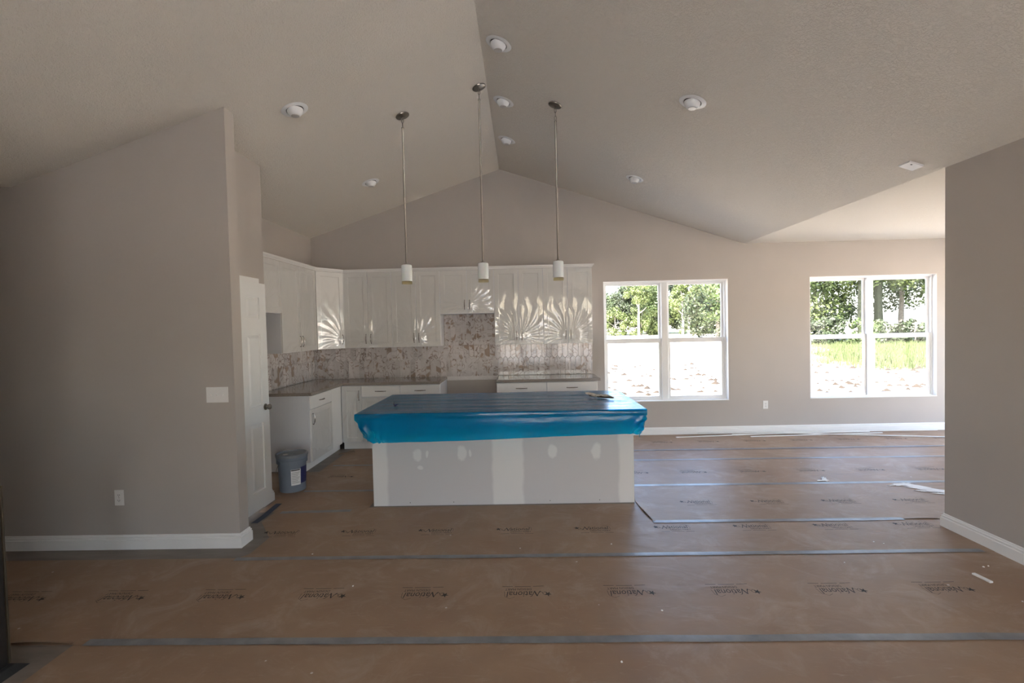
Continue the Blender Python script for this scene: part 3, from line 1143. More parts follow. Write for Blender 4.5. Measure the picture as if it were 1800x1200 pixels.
def door(fr, parent, a0, a1, z0, z1, handle=None, film=None, seed=0):
    """shaker door with recessed panel. handle: (a, z); film: (a, z) point the wrinkles fan out from"""
    g = 0.0042
    a0 += g; a1 -= g; z0 += g; z1 -= g
    st = 0.058
    mb = MB()
    fr.box(mb, a0, a0 + st, 0.001, DOOR_T, z0, z1)
    fr.box(mb, a1 - st, a1, 0.001, DOOR_T, z0, z1)
    fr.box(mb, a0 + st, a1 - st, 0.001, DOOR_T, z0, z0 + st)
    fr.box(mb, a0 + st, a1 - st, 0.001, DOOR_T, z1 - st, z1)
    d = mb.build('door', 'cab', parent)
    pb = MB()
    fr.box(pb, a0 + st, a1 - st, 0.001, DOOR_T - .006, z0 + st, z1 - st)
    i0, i1, k0, k1 = a0 + st, a1 - st, z0 + st, z1 - st
    b_ = 0.010
    for (A, B) in (((i0, k0), (i1, k0)), ((i1, k0), (i1, k1)), ((i1, k1), (i0, k1)), ((i0, k1), (i0, k0))):
        ca, cz_ = (i0 + i1) / 2, (k0 + k1) / 2
        def inn(q):
            return (q[0] + (b_ if q[0] < ca else -b_), q[1] + (b_ if q[1] < cz_ else -b_))
        P, Q = inn(A), inn(B)
        pb.poly([fr.p(A[0], DOOR_T - .003, A[1]), fr.p(B[0], DOOR_T - .003, B[1]), fr.p(Q[0], DOOR_T - .006, Q[1]), fr.p(P[0], DOOR_T - .006, P[1])])
    pb.build('door_panel', 'cab', d, fix=True)
    if handle:
        pull(fr, d, handle[0], handle[1], True)
    if film:
        fa, fz = film
        r0 = random.Random(seed)
        spokes = [(r0.uniform(0, PI), r0.uniform(.5, 1.0), r0.uniform(14, 26)) for _ in range(3)]
        ph = r0.uniform(0, 6)
        nr = r0.choice([17, 20, 23])
        reach = r0.uniform(.30, .46)

        def fn(u, v):
            a = a0 + .004 + (a1 - a0 - .008) * u
            z = z0 + .004 + (z1 - z0 - .008) * v
            da, dz = a - fa, z - fz
            r = math.hypot(da, dz) + 1e-4
            th = math.atan2(dz, da)
            k = math.exp(-((r - .14) / (reach * .55)) ** 2) * min(1, r / .05)
            near = max(0, 1 - max(0, v - .55) * 3)
            h = 0.0085 * k * near * (0.5 + .5 * math.sin(th * nr + ph + 1.3 * math.sin(r * 9)))
            tent = 0.016 * math.exp(-(r / .075) ** 2) if handle else 0.004 * math.exp(-(r / .075) ** 2)
            slack = 0.0016 * math.sin(a * 37 + ph) * math.sin(z * 11 + ph) + .0016
            return fr.p(a, DOOR_T + .0015 + h + tent + slack, z)
        MB().grid(fn, 34, 60).build('protective_film', 'film', d, smooth='full', fix=False)
    return d


def drawer(fr, parent, a0, a1, z0, z1):
    g = 0.0042
    mb = MB()
    fr.box(mb, a0 + g, a1 - g, 0.001, DOOR_T, z0 + g, z1 - g)
    d = mb.build('drawer', 'cab', parent, bevel=0.002)
    pull(fr, d, (a0 + a1) / 2, (z0 + z1) / 2, False, min(.15, (a1 - a0) * .3))
    return d


UB, UT = 1.372, 2.425
UD = 0.305
YU = D - 0.002
G_UP = 'white wall cabinets under the crown moulding'
G_BASE = 'white base cabinets under the taupe worktop'
hz = UB + .125


def upper(label, x0, x1, z0, film=True, seed=0, two=True):
    c = thing('wall_cabinet', ((x0 + x1) / 2, D - UD / 2, z0), label, 'cabinet', G_UP)
    yf = 6.909 + DOOR_T
    MB().box(x0 + .0006, x1 - .0006, yf, YU, z0, UT).build('cabinet_body', 'cab_side', c)
    fr = Frame((x0, yf, 0), (1, 0))
    w = x1 - x0
    m = w / 2
    hh = z0 + .125
    door(fr, c, 0, m, z0, UT, (m - .035, hh), (m - .035, hh), seed)
    door(fr, c, m, w, z0, UT, (m + .035, hh), (m + .035, hh), seed + 1)
    return c


xb = [-2.493, -1.821, -1.140, -0.383, 0.300, 0.983]
upper('white two-door wall cabinet next to the angled corner cabinet', xb[0], xb[1], UB, seed=10)
upper('white two-door wall cabinet between the short hood cabinet and the corner-side pair', xb[1], xb[2], UB, seed=20)
upper('short white two-door wall cabinet above the empty range gap', xb[2], xb[3], 1.819, seed=30)
upper('white two-door wall cabinet with strongly wrinkled film beside the short hood cabinet', xb[3], xb[4], UB, seed=40)
upper('white two-door wall cabinet at the end of the run beside the window', xb[4], xb[5], UB, seed=50)

# side-wall uppers (front faces look along +x)
XUF = -2.739
c = thing('wall_cabinet', (XK + .16, 6.09, UB), 'white two-door wall cabinet on the side wall next to the corner', 'cabinet', G_UP)
ya, yb = 5.602, 6.553
MB().box(XK + .002, XUF - DOOR_T, ya + .0006, yb - .0006, UB, UT).build('cabinet_body', 'cab_side', c)
fr = Frame((XUF - DOOR_T, ya, 0), (0, 1))
w = yb - ya
door(fr, c, 0, w / 2, UB, UT, (w / 2 - .035, hz), (w / 2 - .035, hz), 60)
door(fr, c, w / 2, w, UB, UT, (w / 2 + .035, hz), (w / 2 + .035, hz), 61)
c = thing('wall_cabinet', (XK + .16, 5.14, 1.829), 'short white wall cabinet high above the fridge space beside the pantry', 'cabinet', G_UP)
ya2 = YPW + .02
MB().box(XK + .002, XUF - DOOR_T, ya2, ya - .0006, 1.829, UT).build('cabinet_body', 'cab_side', c)
fr = Frame((XUF - DOOR_T, ya2, 0), (0, 1))
w = ya - ya2
door(fr, c, 0, w / 2, 1.829, UT, (w / 2 - .035, 1.95), (w / 2 - .035, 1.95), 64)
door(fr, c, w / 2, w, 1.829, UT, (w / 2 + .035, 1.95), (w / 2 + .035, 1.95), 65)
# diagonal corner
c = thing('wall_cabinet', (-2.8, 6.95, UB), 'angled white corner wall cabinet with a single door', 'cabinet', G_UP)
p0, p1 = Vector((XUF, yb + .002, 0)), Vector((xb[0] - .002, 6.909, 0))
du = (p1 - p0).normalized()
nn = Vector((du.y, -du.x, 0))
q0, q1 = p0 - nn * DOOR_T, p1 - nn * DOOR_T
ring = [(XK + .002, yb + .001), (XUF - DOOR_T, yb + .001), (q0.x, q0.y + .001), (q1.x - .001, q1.y), (xb[0] - .001, 6.909 + DOOR_T), (xb[0] - .001, YU), (XK + .002, YU)]
MB().prism([(x, y, UB) for x, y in ring], [(x, y, UT) for x, y in ring]).build('cabinet_body', 'cab', c)
fr = Frame((q0.x, q0.y, 0), (du.x, du.y))
w = (p1 - p0).length
door(fr, c, .004, w - .004, UB, UT, (w - .040, hz), (w - .040, hz), 70)

# crown moulding following the cabinet fronts
def crown():
    prof = [(0.0, UT + .0005), (0.004, UT + .0005), (0.006, UT + .008), (0.026, UT + .030), (0.029, UT + .044), (0.0, UT + .044)]
    path = [(XUF, YPW + .002, 1, 0), (XUF, p0.y, 1, -math.tan(math.radians(27)) * 0), (p1.x, p1.y, 0, -1), (xb[5], 6.909, 1, -1), (xb[5], YU, 1, 0)]
    # mitre the two corner bends
    n1 = (Vector((1, 0)) + Vector((nn.x, nn.y))).normalized()
    n1 /= n1.dot(Vector((1, 0)))
    n2 = (Vector((nn.x, nn.y)) + Vector((0, -1))).normalized()
    n2 /= n2.dot(Vector((0, -1)))
    path[1] = (XUF, p0.y, n1.x, n1.y)
    path[2] = (p1.x, p1.y, n2.x, n2.y)
    mb = MB()
    k = len(prof)
    for x, y, nx, ny in path:
        mb.v += [(x + nx * d, y + ny * d, z) for d, z in prof]
    for i in range(len(path) - 1):
        for j in range(k):
            q = (j + 1) % k
            mb.f.append((i * k + j, i * k + q, (i + 1) * k + q, (i + 1) * k + j))
    mb.f.append(tuple(reversed(range(k))))
    mb.f.append(tuple((len(path) - 1) * k + j for j in range(k)))
    # flat dust cover behind the moulding, on the cabinets
    return mb.build('crown_moulding', 'cab', None, (-1.2, 6.9, UT))


tag(crown(), 'white crown moulding running along the tops of the wall cabinets', 'moulding')

# base cabinets
BT = 0.876
YB = 6.62


def base_cab(label, fr, w, depth, parts, ends=(True, True)):
    o = fr.p(w / 2, -depth / 2, 0)
    c = thing('base_cabinet', o, label, 'cabinet', G_BASE)
    mb = MB()
    fr.box(mb, 0.0006, w - .0006, -depth + .002, 0, 0.10, BT)
    mb.build('cabinet_body', 'cab_side', c)
    mb = MB()
    fr.box(mb, 0.0006, w - .0006, -depth + .01, -0.055, 0.0, 0.10)
    mb.build('toe_kick', 'cab', c)
    for p_ in parts:
        if p_[0] == 'drawer':
            drawer(fr, c, *p_[1:])
        elif p_[0] == 'door':
            door(fr, c, *p_[1:])
        elif p_[0] == 'stile':
            m2 = MB()
            fr.box(m2, p_[1], p_[2], 0.001, DOOR_T * .9, 0.10, BT)
            m2.build('filler_stile', 'cab', c)
    return c


bd = D - YB - DOOR_T
fY = YB + DOOR_T
DZ = 0.715
frb = Frame((-2.471, fY, 0), (1, 0))
base_cab('narrow white base cabinet with a tall door in the corner', frb, .279, bd, [('door', 0.012, .279, .105, BT - .006, (.245, .74), (.14, .60), 80)])
frb = Frame((-2.192, fY, 0), (1, 0))
base_cab('white base cabinet with one drawer next to the narrow corner cabinet', frb, .527, bd, [('drawer', 0, .527, DZ, BT - .004), ('door', 0, .527, .105, DZ, (.49, .60), (.26, .62), 82)])
frb = Frame((-1.665, fY, 0), (1, 0))
base_cab('white base cabinet whose bare side faces the empty range gap', frb, .545, bd, [('drawer', 0, .545, DZ, BT - .004), ('door', 0, .545, .105, DZ, (.05, .60), None, 0)])
frb = Frame((-0.362, fY, 0), (1, 0))
base_cab('white drawer base cabinet across the range gap, behind the island', frb, .673, bd, [('drawer', 0, .673, DZ, BT - .004), ('door', 0, .3365, .105, DZ, (.30, .60), None, 0), ('door', .3365, .673, .105, DZ, (.37, .60), None, 0)])
frb = Frame((0.311, fY, 0), (1, 0))
base_cab('white drawer base cabinet at the end of the run below the window side', frb, .681, bd, [('drawer', 0, .681, DZ, BT - .004), ('door', 0, .3405, .105, DZ, (.30, .60), None, 0), ('door', .3405, .681, .105, DZ, (.38, .60), None, 0)])
# side-wall base cabinet
XBF = -2.459
frs = Frame((XBF - DOOR_T, 5.632, 0), (0, 1))
wS = 6.70 - 5.632
cs_ = base_cab('white base cabinet with a plain end panel facing the fridge space', frs, wS, XBF - DOOR_T - XK, [('drawer', .012, .635, DZ, BT - .004), ('door', .012, .635, .105, DZ, (.055, .60), (.2, .62), 90), ('stile', .637, .962)])

# ------------------------------------------------------------------ worktops
def worktop(label, ring):
    o = MB().prism([(x, y, BT + .001) for x, y in ring], [(x, y, .914) for x, y in ring])
    w_ = o.build('worktop', 'counter', None, (sum(p[0] for p in ring) / len(ring), sum(p[1] for p in ring) / len(ring), BT + .001), bevel=0.003)
    return tag(w_, label, 'worktop', 'taupe stone worktops')


worktop('L-shaped taupe stone worktop running from the corner to the range gap', [(XK + .002, 5.615), (XBF + .022, 5.615), (XBF + .022, 6.592), (-1.117, 6.592), (-1.117, YU - .012), (XK + .014, YU - .012), (XK + .002, YU - .012)])
worktop('short straight taupe stone worktop ending beside the window', [(-.364, 6.592), (1.027, 6.592), (1.027, YU - .012), (-.364, YU - .012)])

# ------------------------------------------------------------------ tiled backsplash
TWD, THT, TPT = 0.0757, 0.300, 0.034     # picket tile width, height, point
ROWP = THT - TPT


def clip_poly(pts, x0, x1, z0, z1):
    def cl(ps, ax, lim, keep_less):
        out = []
        for i in range(len(ps)):
            a, b = ps[i], ps[(i + 1) % len(ps)]
            ia = a[ax] <= lim if keep_less else a[ax] >= lim
            ib = b[ax] <= lim if keep_less else b[ax] >= lim
            if ia:
                out.append(a)
            if ia != ib:
                t_ = (lim - a[ax]) / (b[ax] - a[ax])
                out.append((a[0] + (b[0] - a[0]) * t_, a[1] + (b[1] - a[1]) * t_))
        return out
    for ax, lim, less in ((0, x1, True), (0, x0, False), (1, z1, True), (1, z0, False)):
        if not pts:
            return pts
        pts = cl(pts, ax, lim, less)
    return pts


def poly_area(p):
    return abs(sum(p[i][0] * p[(i + 1) % len(p)][1] - p[(i + 1) % len(p)][0] * p[i][1] for i in range(len(p)))) / 2


g_ = 0.0022
HEX = [(-TWD / 2 + g_, -THT / 2 + TPT), (0, -THT / 2 + g_), (TWD / 2 - g_, -THT / 2 + TPT), (TWD / 2 - g_, THT / 2 - TPT), (0, THT / 2 - g_), (-TWD / 2 + g_, THT / 2 - TPT)]
tile_cache = {}


def tile_mesh(poly, key):
    if key in tile_cache:
        return tile_cache[key]
    c_ = (sum(p[0] for p in poly) / len(poly), sum(p[1] for p in poly) / len(poly))
    inn = [(p[0] + (c_[0] - p[0]) * .0022 / max(.004, math.hypot(c_[0] - p[0], c_[1] - p[1])), p[1] + (c_[1] - p[1]) * .0022 / max(.004, math.hypot(c_[0] - p[0], c_[1] - p[1]))) for p in poly]
    mb = MB()
    k = len(poly)
    mb.v = [(p[0], 0, p[1]) for p in poly] + [(p[0], -.0052, p[1]) for p in poly] + [(p[0], -.0070, p[1]) for p in inn]
    for r_ in (0, 1):
        for i in range(k):
            j = (i + 1) % k
            mb.f.append((r_ * k + i, r_ * k + j, (r_ + 1) * k + j, (r_ + 1) * k + i))
    mb.f.append(tuple(range(2 * k, 3 * k)))
    mb.f.append(tuple(reversed(range(k))))
    me = mb.mesh('tile', 'tile')
    tile_cache[key] = me
    return me


def tiles(parent, org, udir, regions, a_off):
    """regions: list of (a0, a1, z0, z1) in wall coordinates; org = wall point at a=0; udir = wall direction"""
    u = Vector((udir[0], udir[1], 0))
    ang = math.atan2(u.y, u.x)
    amin = min(r[0] for r in regions); amax = max(r[1] for r in regions)
    zmin = min(r[2] for r in regions); zmax = max(r[3] for r in regions)
    z_first = 0.905 + 0.02 - THT / 2
    nr = int((zmax - zmin) / ROWP) + 3
    for r_ in range(nr):
        zc_ = z_first + r_ * ROWP
        n0 = int(amin / TWD) - 2
        for i in range(n0, int(amax / TWD) + 3):
            ac = a_off + i * TWD + (TWD / 2 if r_ % 2 else 0)
            hexw = [(p[0] + ac, p[1] + zc_) for p in HEX]
            for (a0, a1, z0, z1) in regions:
                q = clip_poly(hexw, a0, a1, z0, z1)
                if len(q) < 3 or poly_area(q) < 0.00025:
                    continue
                loc = [(p[0] - ac, p[1] - zc_) for p in q]
                key = tuple((round(p[0], 4), round(p[1], 4)) for p in loc)
                o = bpy.data.objects.new('tile', tile_mesh(loc, key))
                wp = Vector(org) + u * ac + Vector((0, 0, zc_))
                o.location = wp - ORG[parent.name]
                o.rotation_euler = (random.uniform(-.004, .004), 0, ang + random.uniform(-.004, .004))
                link(o, parent)


bs = thing('backsplash', (-1.04, D - .001, 0.915), 'glossy backsplash of leaf-printed picket tiles on the wall with the windows', 'backsplash')
gm = MB().box(XK + .012, 1.012, D - .004, D - .0005, 0.9155, UB - .0005)
gm.box(-1.137, -.386, D - .004, D - .0005, UB - .0005, 1.8185)
gm.box(-1.116, -.365, D - .004, D - .0005, 0.885, 0.9155)
gm.build('grout_bed', 'grout', bs)
tiles(bs, (0, D - .0035, 0), (1, 0), [(XK + .013, 1.010, .9165, UB - .001), (-1.136, -.387, UB - .001, 1.818)], 0.012)
MB().box(-1.115, -.366, D - .011, D - .0005, 0.857, 0.905).build('pencil_liner', 'grout', bs, bevel=0.003)
bs2 = thing('backsplash', (XK + .001, 6.4, 0.915), 'glossy backsplash of leaf-printed picket tiles on the side wall by the fridge space', 'backsplash')
MB().box(XK + .0005, XK + .004, 5.60, D - .0125, 0.9155, UB - .0005).build('grout_bed', 'grout', bs2)
tiles(bs2, (XK + .0035, 0, 0), (0, 1), [(5.602, D - .0135, .9165, UB - .001)], 0.03)

# ------------------------------------------------------------------ island
IX0, IX1 = -1.395, 0.985
IY0, IY1 = 4.472, 5.24
il = thing('kitchen_island', ((IX0 + IX1) / 2, (IY0 + IY1) / 2, 0), 'kitchen island with unpainted taped drywall front and stone top under blue film', 'island')
MB().box(IX0, IX1, IY0, IY0 + .02, 0.0, BT).build('drywall_front', 'drywall', il)
sd = MB().box(IX0, IX0 + .02, IY0 + .0205, IY1 - .6, 0, BT).box(IX1 - .02, IX1, IY0 + .0205, IY1 - .6, 0, BT)
sd.build('drywall_side', 'drywall', il)
MB().box(IX0 + .0205, IX1 - .0205, IY1 - .58, IY1, 0.10, BT).build('cabinet_body', 'cab_side', il)
MB().box(IX0 + .0205, IX1 - .0205, IY1 - .58, IY1 - .06, 0.0, 0.0995).build('toe_kick', 'cab', il)
for k in range(5):
    wd = (IX1 - IX0 - .06) / 5
    a = IX0 + .03 + wd * k
    MB().box(a + .0015, a + wd - .0015, IY1 + .001, IY1 + .02, 0.105, BT - .006).build('door', 'cab', il, bevel=.002)
OX0, OX1, OY0, OY1 = -1.402, 1.003, 4.054, 5.285
MB().box(OX0, OX1, OY0, OY1, BT + .001, .914).build('countertop', 'counter', il, bevel=0.003)
for x in (-1.06, -.66, .22, .67):
    MB().frame_lathe([(.004, 0), (.004, .0012)], (x, IY0 - .0011, .028), (0, 1, 0), 8).build('screw', 'slot', il)
# bare floor strip left round the island foot is the floor itself

# blue film draped over the worktop and pulled in under the overhang
bx0, bx1 = OX0 - .003, OX1 + .003
NB = 150
sec = []   # cross-section: (tag, t)
for i in range(6):
    sec.append(('back', i / 5))
for i in range(1, 56):
    sec.append(('top', i / 55))
for i in range(1, 6):
    sec.append(('edge', i / 5))
for i in range(1, 29):
    sec.append(('skirt', i / 28))


def wr(x, y):
    return (math.sin(y * 61 + .9 * math.sin(x * 1.3) + x * .7) * .5 + math.sin(y * 103 - x * 1.1 + 1.2 * math.sin(x * 2.3 + y * 4)) * .35 + math.sin(y * 29 + x * .4) * .5)


def bfn(u, v):
    k, t_ = sec[int(round(v * (len(sec) - 1)))]
    x = bx0 + (bx1 - bx0) * u
    if k == 'back':
        return (x, OY1 + .004, .875 + t_ * .041)
    if k == 'top':
        y = OY1 + .004 + (OY0 - .004 - OY1 - .004) * t_
        damp = min(1, (1 - t_) * 12, t_ * 12) * min(1, min(u, 1 - u) * 30 + .15)
        return (x, y, .9195 + max(0.0, .0032 * (wr(x, y) + .9)) * damp)
    if k == 'edge':
        return (x, OY0 - .004 - .004 * math.sin(t_ * PI) * (1 + .6 * math.sin(x * 9)), .9165 - t_ * .046)
    # front flap hanging almost straight down, its corners gathered inwards
    zlow = .668 + (.713 - .668) * u + .004 * math.sin(x * 3.1)
    z = .8705 + (zlow - .8705) * t_
    bulge = .012 * math.sin(t_ * PI) * (.6 + .4 * math.sin(x * 1.9 + .6)) + .006 * math.sin(t_ * 7.5 + .35 * x) * t_
    y = OY0 - .004 + .030 * t_ - bulge + .004 * math.sin(x * 21 + t_ * 3) * t_ * (.3 + abs(x + .2))
    dl, dr_ = u * (bx1 - bx0), (1 - u) * (bx1 - bx0)
    cl_, cr_ = math.exp(-(dl / .16) ** 2), math.exp(-(dr_ / .10) ** 2)
    xx = x + .145 * cl_ * t_ ** 1.2 - .055 * cr_ * t_ ** 1.1 + .010 * (cl_ + cr_) * math.sin(t_ * 13 + u * 5)
    y += .03 * (cl_ + cr_) * t_ * math.sin(dl * 60 + t_ * 6)
    return (xx, y, z)


bf = MB().grid(bfn, NB, len(sec) - 1).build('plastic_film', 'blue_film', None, ((IX0 + IX1) / 2, OY0, .9), smooth='full', fix=False)
tag(bf, 'shiny blue plastic film draped over the island top and taped under its overhang', 'plastic film')
# side flaps, gathered at the front corners
for sgn_, xe in ((-1, bx0), (1, bx1)):
    def ffn(u, v, xe=xe, sgn_=sgn_):
        y = OY0 - .003 + (OY1 - OY0 + .006) * u
        near_ = math.exp(-(u / .10) ** 2)
        return (xe + sgn_ * (.006 * math.sin(u * 31 + v * 4) * v + .001) - sgn_ * (.10 if sgn_ < 0 else .06) * v * near_, y + .02 * near_ * math.sin(v * 9), .9185 - .235 * v + .02 * math.sin(u * 8) * v)
    MB().grid(ffn, 44, 14).build('side_flap', 'blue_film', bf, smooth='full', fix=False)

# debris on the film: a twisted offcut of packing and a torn nick
dbm = MB()
r0 = random.Random(3)
pts = [(0.60 + .20 * i / 9, 4.80 - .16 * i / 9 + .02 * math.sin(i * 1.4), .947 + .007 * math.sin(i * .9) + .012 * (i == 0)) for i in range(10)]
dbm.tube(pts, [.006, .012, .014, .016, .013, .015, .018, .012, .010, .006], 7)
dbm.tube([(0.70, 4.70, .944), (0.78, 4.68, .952), (0.84, 4.60, .938)], [.006, .010, .005], 6)
db = dbm.build('packing_scrap', 'scrap_pale', None, (.7, 4.7, .93))
tag(db, 'crumpled grey packing scrap lying on the blue film near the window end', 'scrap')
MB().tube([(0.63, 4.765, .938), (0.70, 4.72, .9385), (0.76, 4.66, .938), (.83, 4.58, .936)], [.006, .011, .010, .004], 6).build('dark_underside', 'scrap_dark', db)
tn = MB().tube([(-1.195, 4.52, .945), (-1.185, 4.475, .932), (-1.165, 4.445, .928), (-1.14, 4.455, .940)], [.003, .006, .008, .003], 6).build('film_scrap', plain('navy_film_scrap', (.01, .015, .10), .3), None, (-1.18, 4.47, .926))
tag(tn, 'small curled dark blue film scrap on the island top near the bucket side', 'scrap')

# ------------------------------------------------------------------ bucket
BXc, BYc = -2.385, 4.985
bk = thing('bucket', (BXc, BYc, 0.0022), 'grey lidded plastic bucket with a white label in front of the cabinet end panel', 'bucket')
z0 = 0.0023
MB().frame_lathe([(.118, z0), (.124, z0 + .004), (.128, z0 + .10), (.135, z0 + .285), (.135, z0 + .287), (.147, z0 + .288), (.148, z0 + .325), (.143, z0 + .327), (.143, z0 + .335), (.150, z0 + .336), (.150, z0 + .352), (.140, z0 + .353)], (BXc, BYc, 0), (0, 0, 1), 40).build('bucket_body', 'bucket', bk, smooth=True)
MB().frame_lathe([(.150, z0 + .3535), (.154, z0 + .354), (.156, z0 + .372), (.152, z0 + .380), (.142, z0 + .380), (.138, z0 + .366), (.10, z0 + .365), (.03, z0 + .367)], (BXc, BYc, 0), (0, 0, 1), 40).build('lid', 'bucket_lid', bk, smooth=True)
MB().frame_lathe([(.024, z0 + .3675), (.024, z0 + .372), (.015, z0 + .373)], (BXc - .05, BYc - .03, 0), (0, 0, 1), 16).build('spout_cap', 'scrap_pale', bk, smooth=True)


def label_patch(name, a0, a1, z0_, z1_, mat, off):
    def fn(u, v):
        a = a0 + (a1 - a0) * u
        z = z0_ + (z1_ - z0_) * v
        r = .128 + (z - .1) / .185 * .007 + off
        return (BXc + r * math.cos(a), BYc + r * math.sin(a), z0 + z)
    return MB().grid(fn, 10, 4).build(name, mat, bk, smooth='full', fix=False)


A = math.radians
wl = label_patch('white_label', A(-71), A(-30), .075, .235, 'white', .0012)
label_patch('navy_label', A(-29.5), A(20), .085, .25, 'navy', .0012)


def lab_line(a0, a1, z, h, mat):
    def fn(u, v):
        a = A(a0 + (a1 - a0) * u)
        r = .128 + (z - .1) / .185 * .007 + .0022
        return (BXc + r * math.cos(a), BYc + r * math.sin(a), z0 + z + h * v)
    return MB().grid(fn, 6, 1).build('printed_line', mat, wl, fix=False)


lab_line(-70, -33, .222, .010, 'slot')
gt = plain('grey_small_print', (.42, .42, .42), .6)
for k in range(7):
    lab_line(-68, -35 - (k % 3) * 4, .20 - k * .017, .006, gt)
hp = []
for i in range(17):
    t_ = i / 16
    a = A(-118) + A(-84) * 0 + t_ * A(-130)
    hp.append((BXc + .150 * math.cos(a), BYc + .150 * math.sin(a), z0 + .30 - .13 * math.sin(t_ * PI)))
MB().tube(hp, .0022, 6).build('wire_handle', 'nickel', bk, smooth=True)
for a in (A(-118), A(-248)):
    MB().frame_lathe([(.016, 0), (.016, .008), (.008, .010)], (BXc + .143 * math.cos(a), BYc + .143 * math.sin(a), z0 + .305), (math.cos(a), math.sin(a), 0), 12).build('handle_lug', 'bucket', bk, smooth=True)

# cardboard scrap on the kitchen floor
cs2 = MB().prism([(-2.43, 6.36, .0035), (-2.38, 6.40, .0035), (-2.25, 6.47, .0035), (-2.28, 6.50, .0035), (-2.44, 6.41, .0035)], [(-2.43, 6.36, .006), (-2.38, 6.40, .012), (-2.25, 6.47, .022), (-2.28, 6.50, .024), (-2.44, 6.41, .008)])
tag(cs2.build('cardboard_scrap', 'card', None, (-2.35, 6.43, .0035)), 'torn brown cardboard scrap on the floor before the corner cabinet', 'scrap')

# ------------------------------------------------------------------ pendants
G_P = 'pendant lamps above the island'


def slope_normal(x):
    s_ = 1 if x > XP else -1
    n = Vector((-s_ * SL, 0, -1)).normalized()   # downward normal of the ceiling
    return n


def pendant(x, y, label):
    zc_ = zs(x)
    n = slope_normal(x)
    pd = thing('pendant_lamp', (x, y, 2.045), label, 'lamp', G_P)
    base = Vector((x, y, zc_)) + n * .0008
    MB().frame_lathe([(.064, 0), (.066, .004), (.063, .011), (.045, .017), (.012, .021)], base, n, 28).build('canopy', 'nickel', pd, smooth=True)
    top = zc_ - .024
    MB().frame_lathe([(.009, 0), (.009, .018), (.004, .022)], (x, y, top + .006), (0, 0, -1), 12).build('loop_stem', 'nickel', pd, smooth=True)

    def link_ring(cz_, axis, L=.022, r=.0095):
        pts = []
        for i in range(16):
            a = 2 * PI * i / 16
            lx, lz = r * math.cos(a), L * math.sin(a)
            pts.append((x + (lx if axis == 0 else 0), y + (lx if axis else 0), cz_ + lz))
        MB().tube(pts, .0024, 6, closed=True).build('chain_link', 'nickel', pd, smooth=True)
    link_ring(top - .030, 0)
    link_ring(top - .066, 1)
    if 'nearer' in label:
        link_ring(top - .102, 0)
        zr = top - .122
    else:
        zr = top - .086
    MB().frame_lathe([(.0065, zr), (.0112, zr - .004), (.0112, zr - .018), (.0084, zr - .022), (.0084, 2.25), (.010, 2.249), (.013, 2.242), (.022, 2.238), (.022, 2.2300)], (x, y, 0), (0, 0, 1), 14).build('rod', 'nickel', pd, smooth=True)
    MB().frame_lathe([(.012, 2.2302), (.040, 2.2300), (.049, 2.224), (.0505, 2.21), (.0505, 2.076), (.048, 2.073), (.046, 2.076), (.046, 2.20), (.012, 2.215)], (x, y, 0), (0, 0, 1), 36).build('shade', 'opal', pd, smooth=True)
    MB().frame_lathe([(.0500, 2.0726), (.0505, 2.048), (.0475, 2.045), (.0465, 2.048), (.0465, 2.0726)], (x, y, 0), (0, 0, 1), 36).build('glass_rim', 'clear_band', pd, smooth=True)
    return pd


pendant(-1.088, 4.715, 'nickel pendant lamp with white cylinder shade hanging at the bucket end of the island')
pendant(-0.357, 4.715, 'tallest nickel rod pendant lamp with white cylinder shade hanging next to the ridge')
pendant(0.355, 4.715, 'nickel rod pendant lamp on a longer chain, nearer the windows, with white cylinder shade')

# ------------------------------------------------------------------ eyeball downlights
G_D = 'white eyeball downlights in the sloped ceiling'


def eyeball(x, y, label):
    n = slope_normal(x)
    base = Vector((x, y, zs(x)))
    o = thing('ceiling_downlight', tuple(base), label, 'downlight', G_D)
    MB().frame_lathe([(.104, 0.0008), (.106, .003), (.100, .007), (.072, .009), (.068, .004), (.068, .0008)], base, n, 36).build('trim_ring', 'lamp_trim', o, smooth=True)
    # eyeball turned to shine straight down
    ax = (n * .35 + Vector((0, 0, -1))).normalized()
    prof = []
    for i in range(9):
        a = A(0 + i * 7.2)
        prof.append((.064 * math.cos(a), .064 * math.sin(a) - .004))
    ball = MB().frame_lathe(prof, base + n * .002, ax, 32).build('eyeball', 'lamp_trim', o, smooth=True)
    h = prof[-1][1]
    r_ = prof[-1][0]
    MB().frame_lathe([(r_ * .94, h + .0002), (r_ * .92, h + .003), (r_ * .5, h + .005)], base + n * .002, ax, 28).build('lamp_lens', 'lamp_face', ball, smooth=True)
    MB().frame_lathe([(.0668, .0006), (.0668, .004), (.060, .004)], base, n, 32).build('shadow_gap', 'dark_gap', o)


eyeball(-1.793, 4.0, 'white eyeball downlight on the slope above the pantry corner')
eyeball(-1.793, 6.0, 'white eyeball downlight on the slope above the corner cabinets')
eyeball(-0.136, 3.975, 'white eyeball downlight beside the ridge, farthest from the cabinet wall')
eyeball(-0.136, 4.975, 'white eyeball downlight beside the ridge between the two others')
eyeball(-0.136, 5.98, 'white eyeball downlight beside the ridge, closest to the cabinet wall')
eyeball(1.38, 3.975, 'white eyeball downlight on the window-side slope, farther from the cabinet wall')
eyeball(1.38, 5.98, 'white eyeball downlight on the window-side slope near the cabinet wall')

# square cover plate on the slope by the crease
n = slope_normal(3.0)
bc = Vector((3.048, 3.943, zs(3.048)))
cov = thing('ceiling_cover', tuple(bc), 'flat square white cover plate on the ceiling slope by the wall corner', 'cover plate')
ax_u = Vector((0, 1, 0)); ax_v = n.cross(ax_u).normalized()


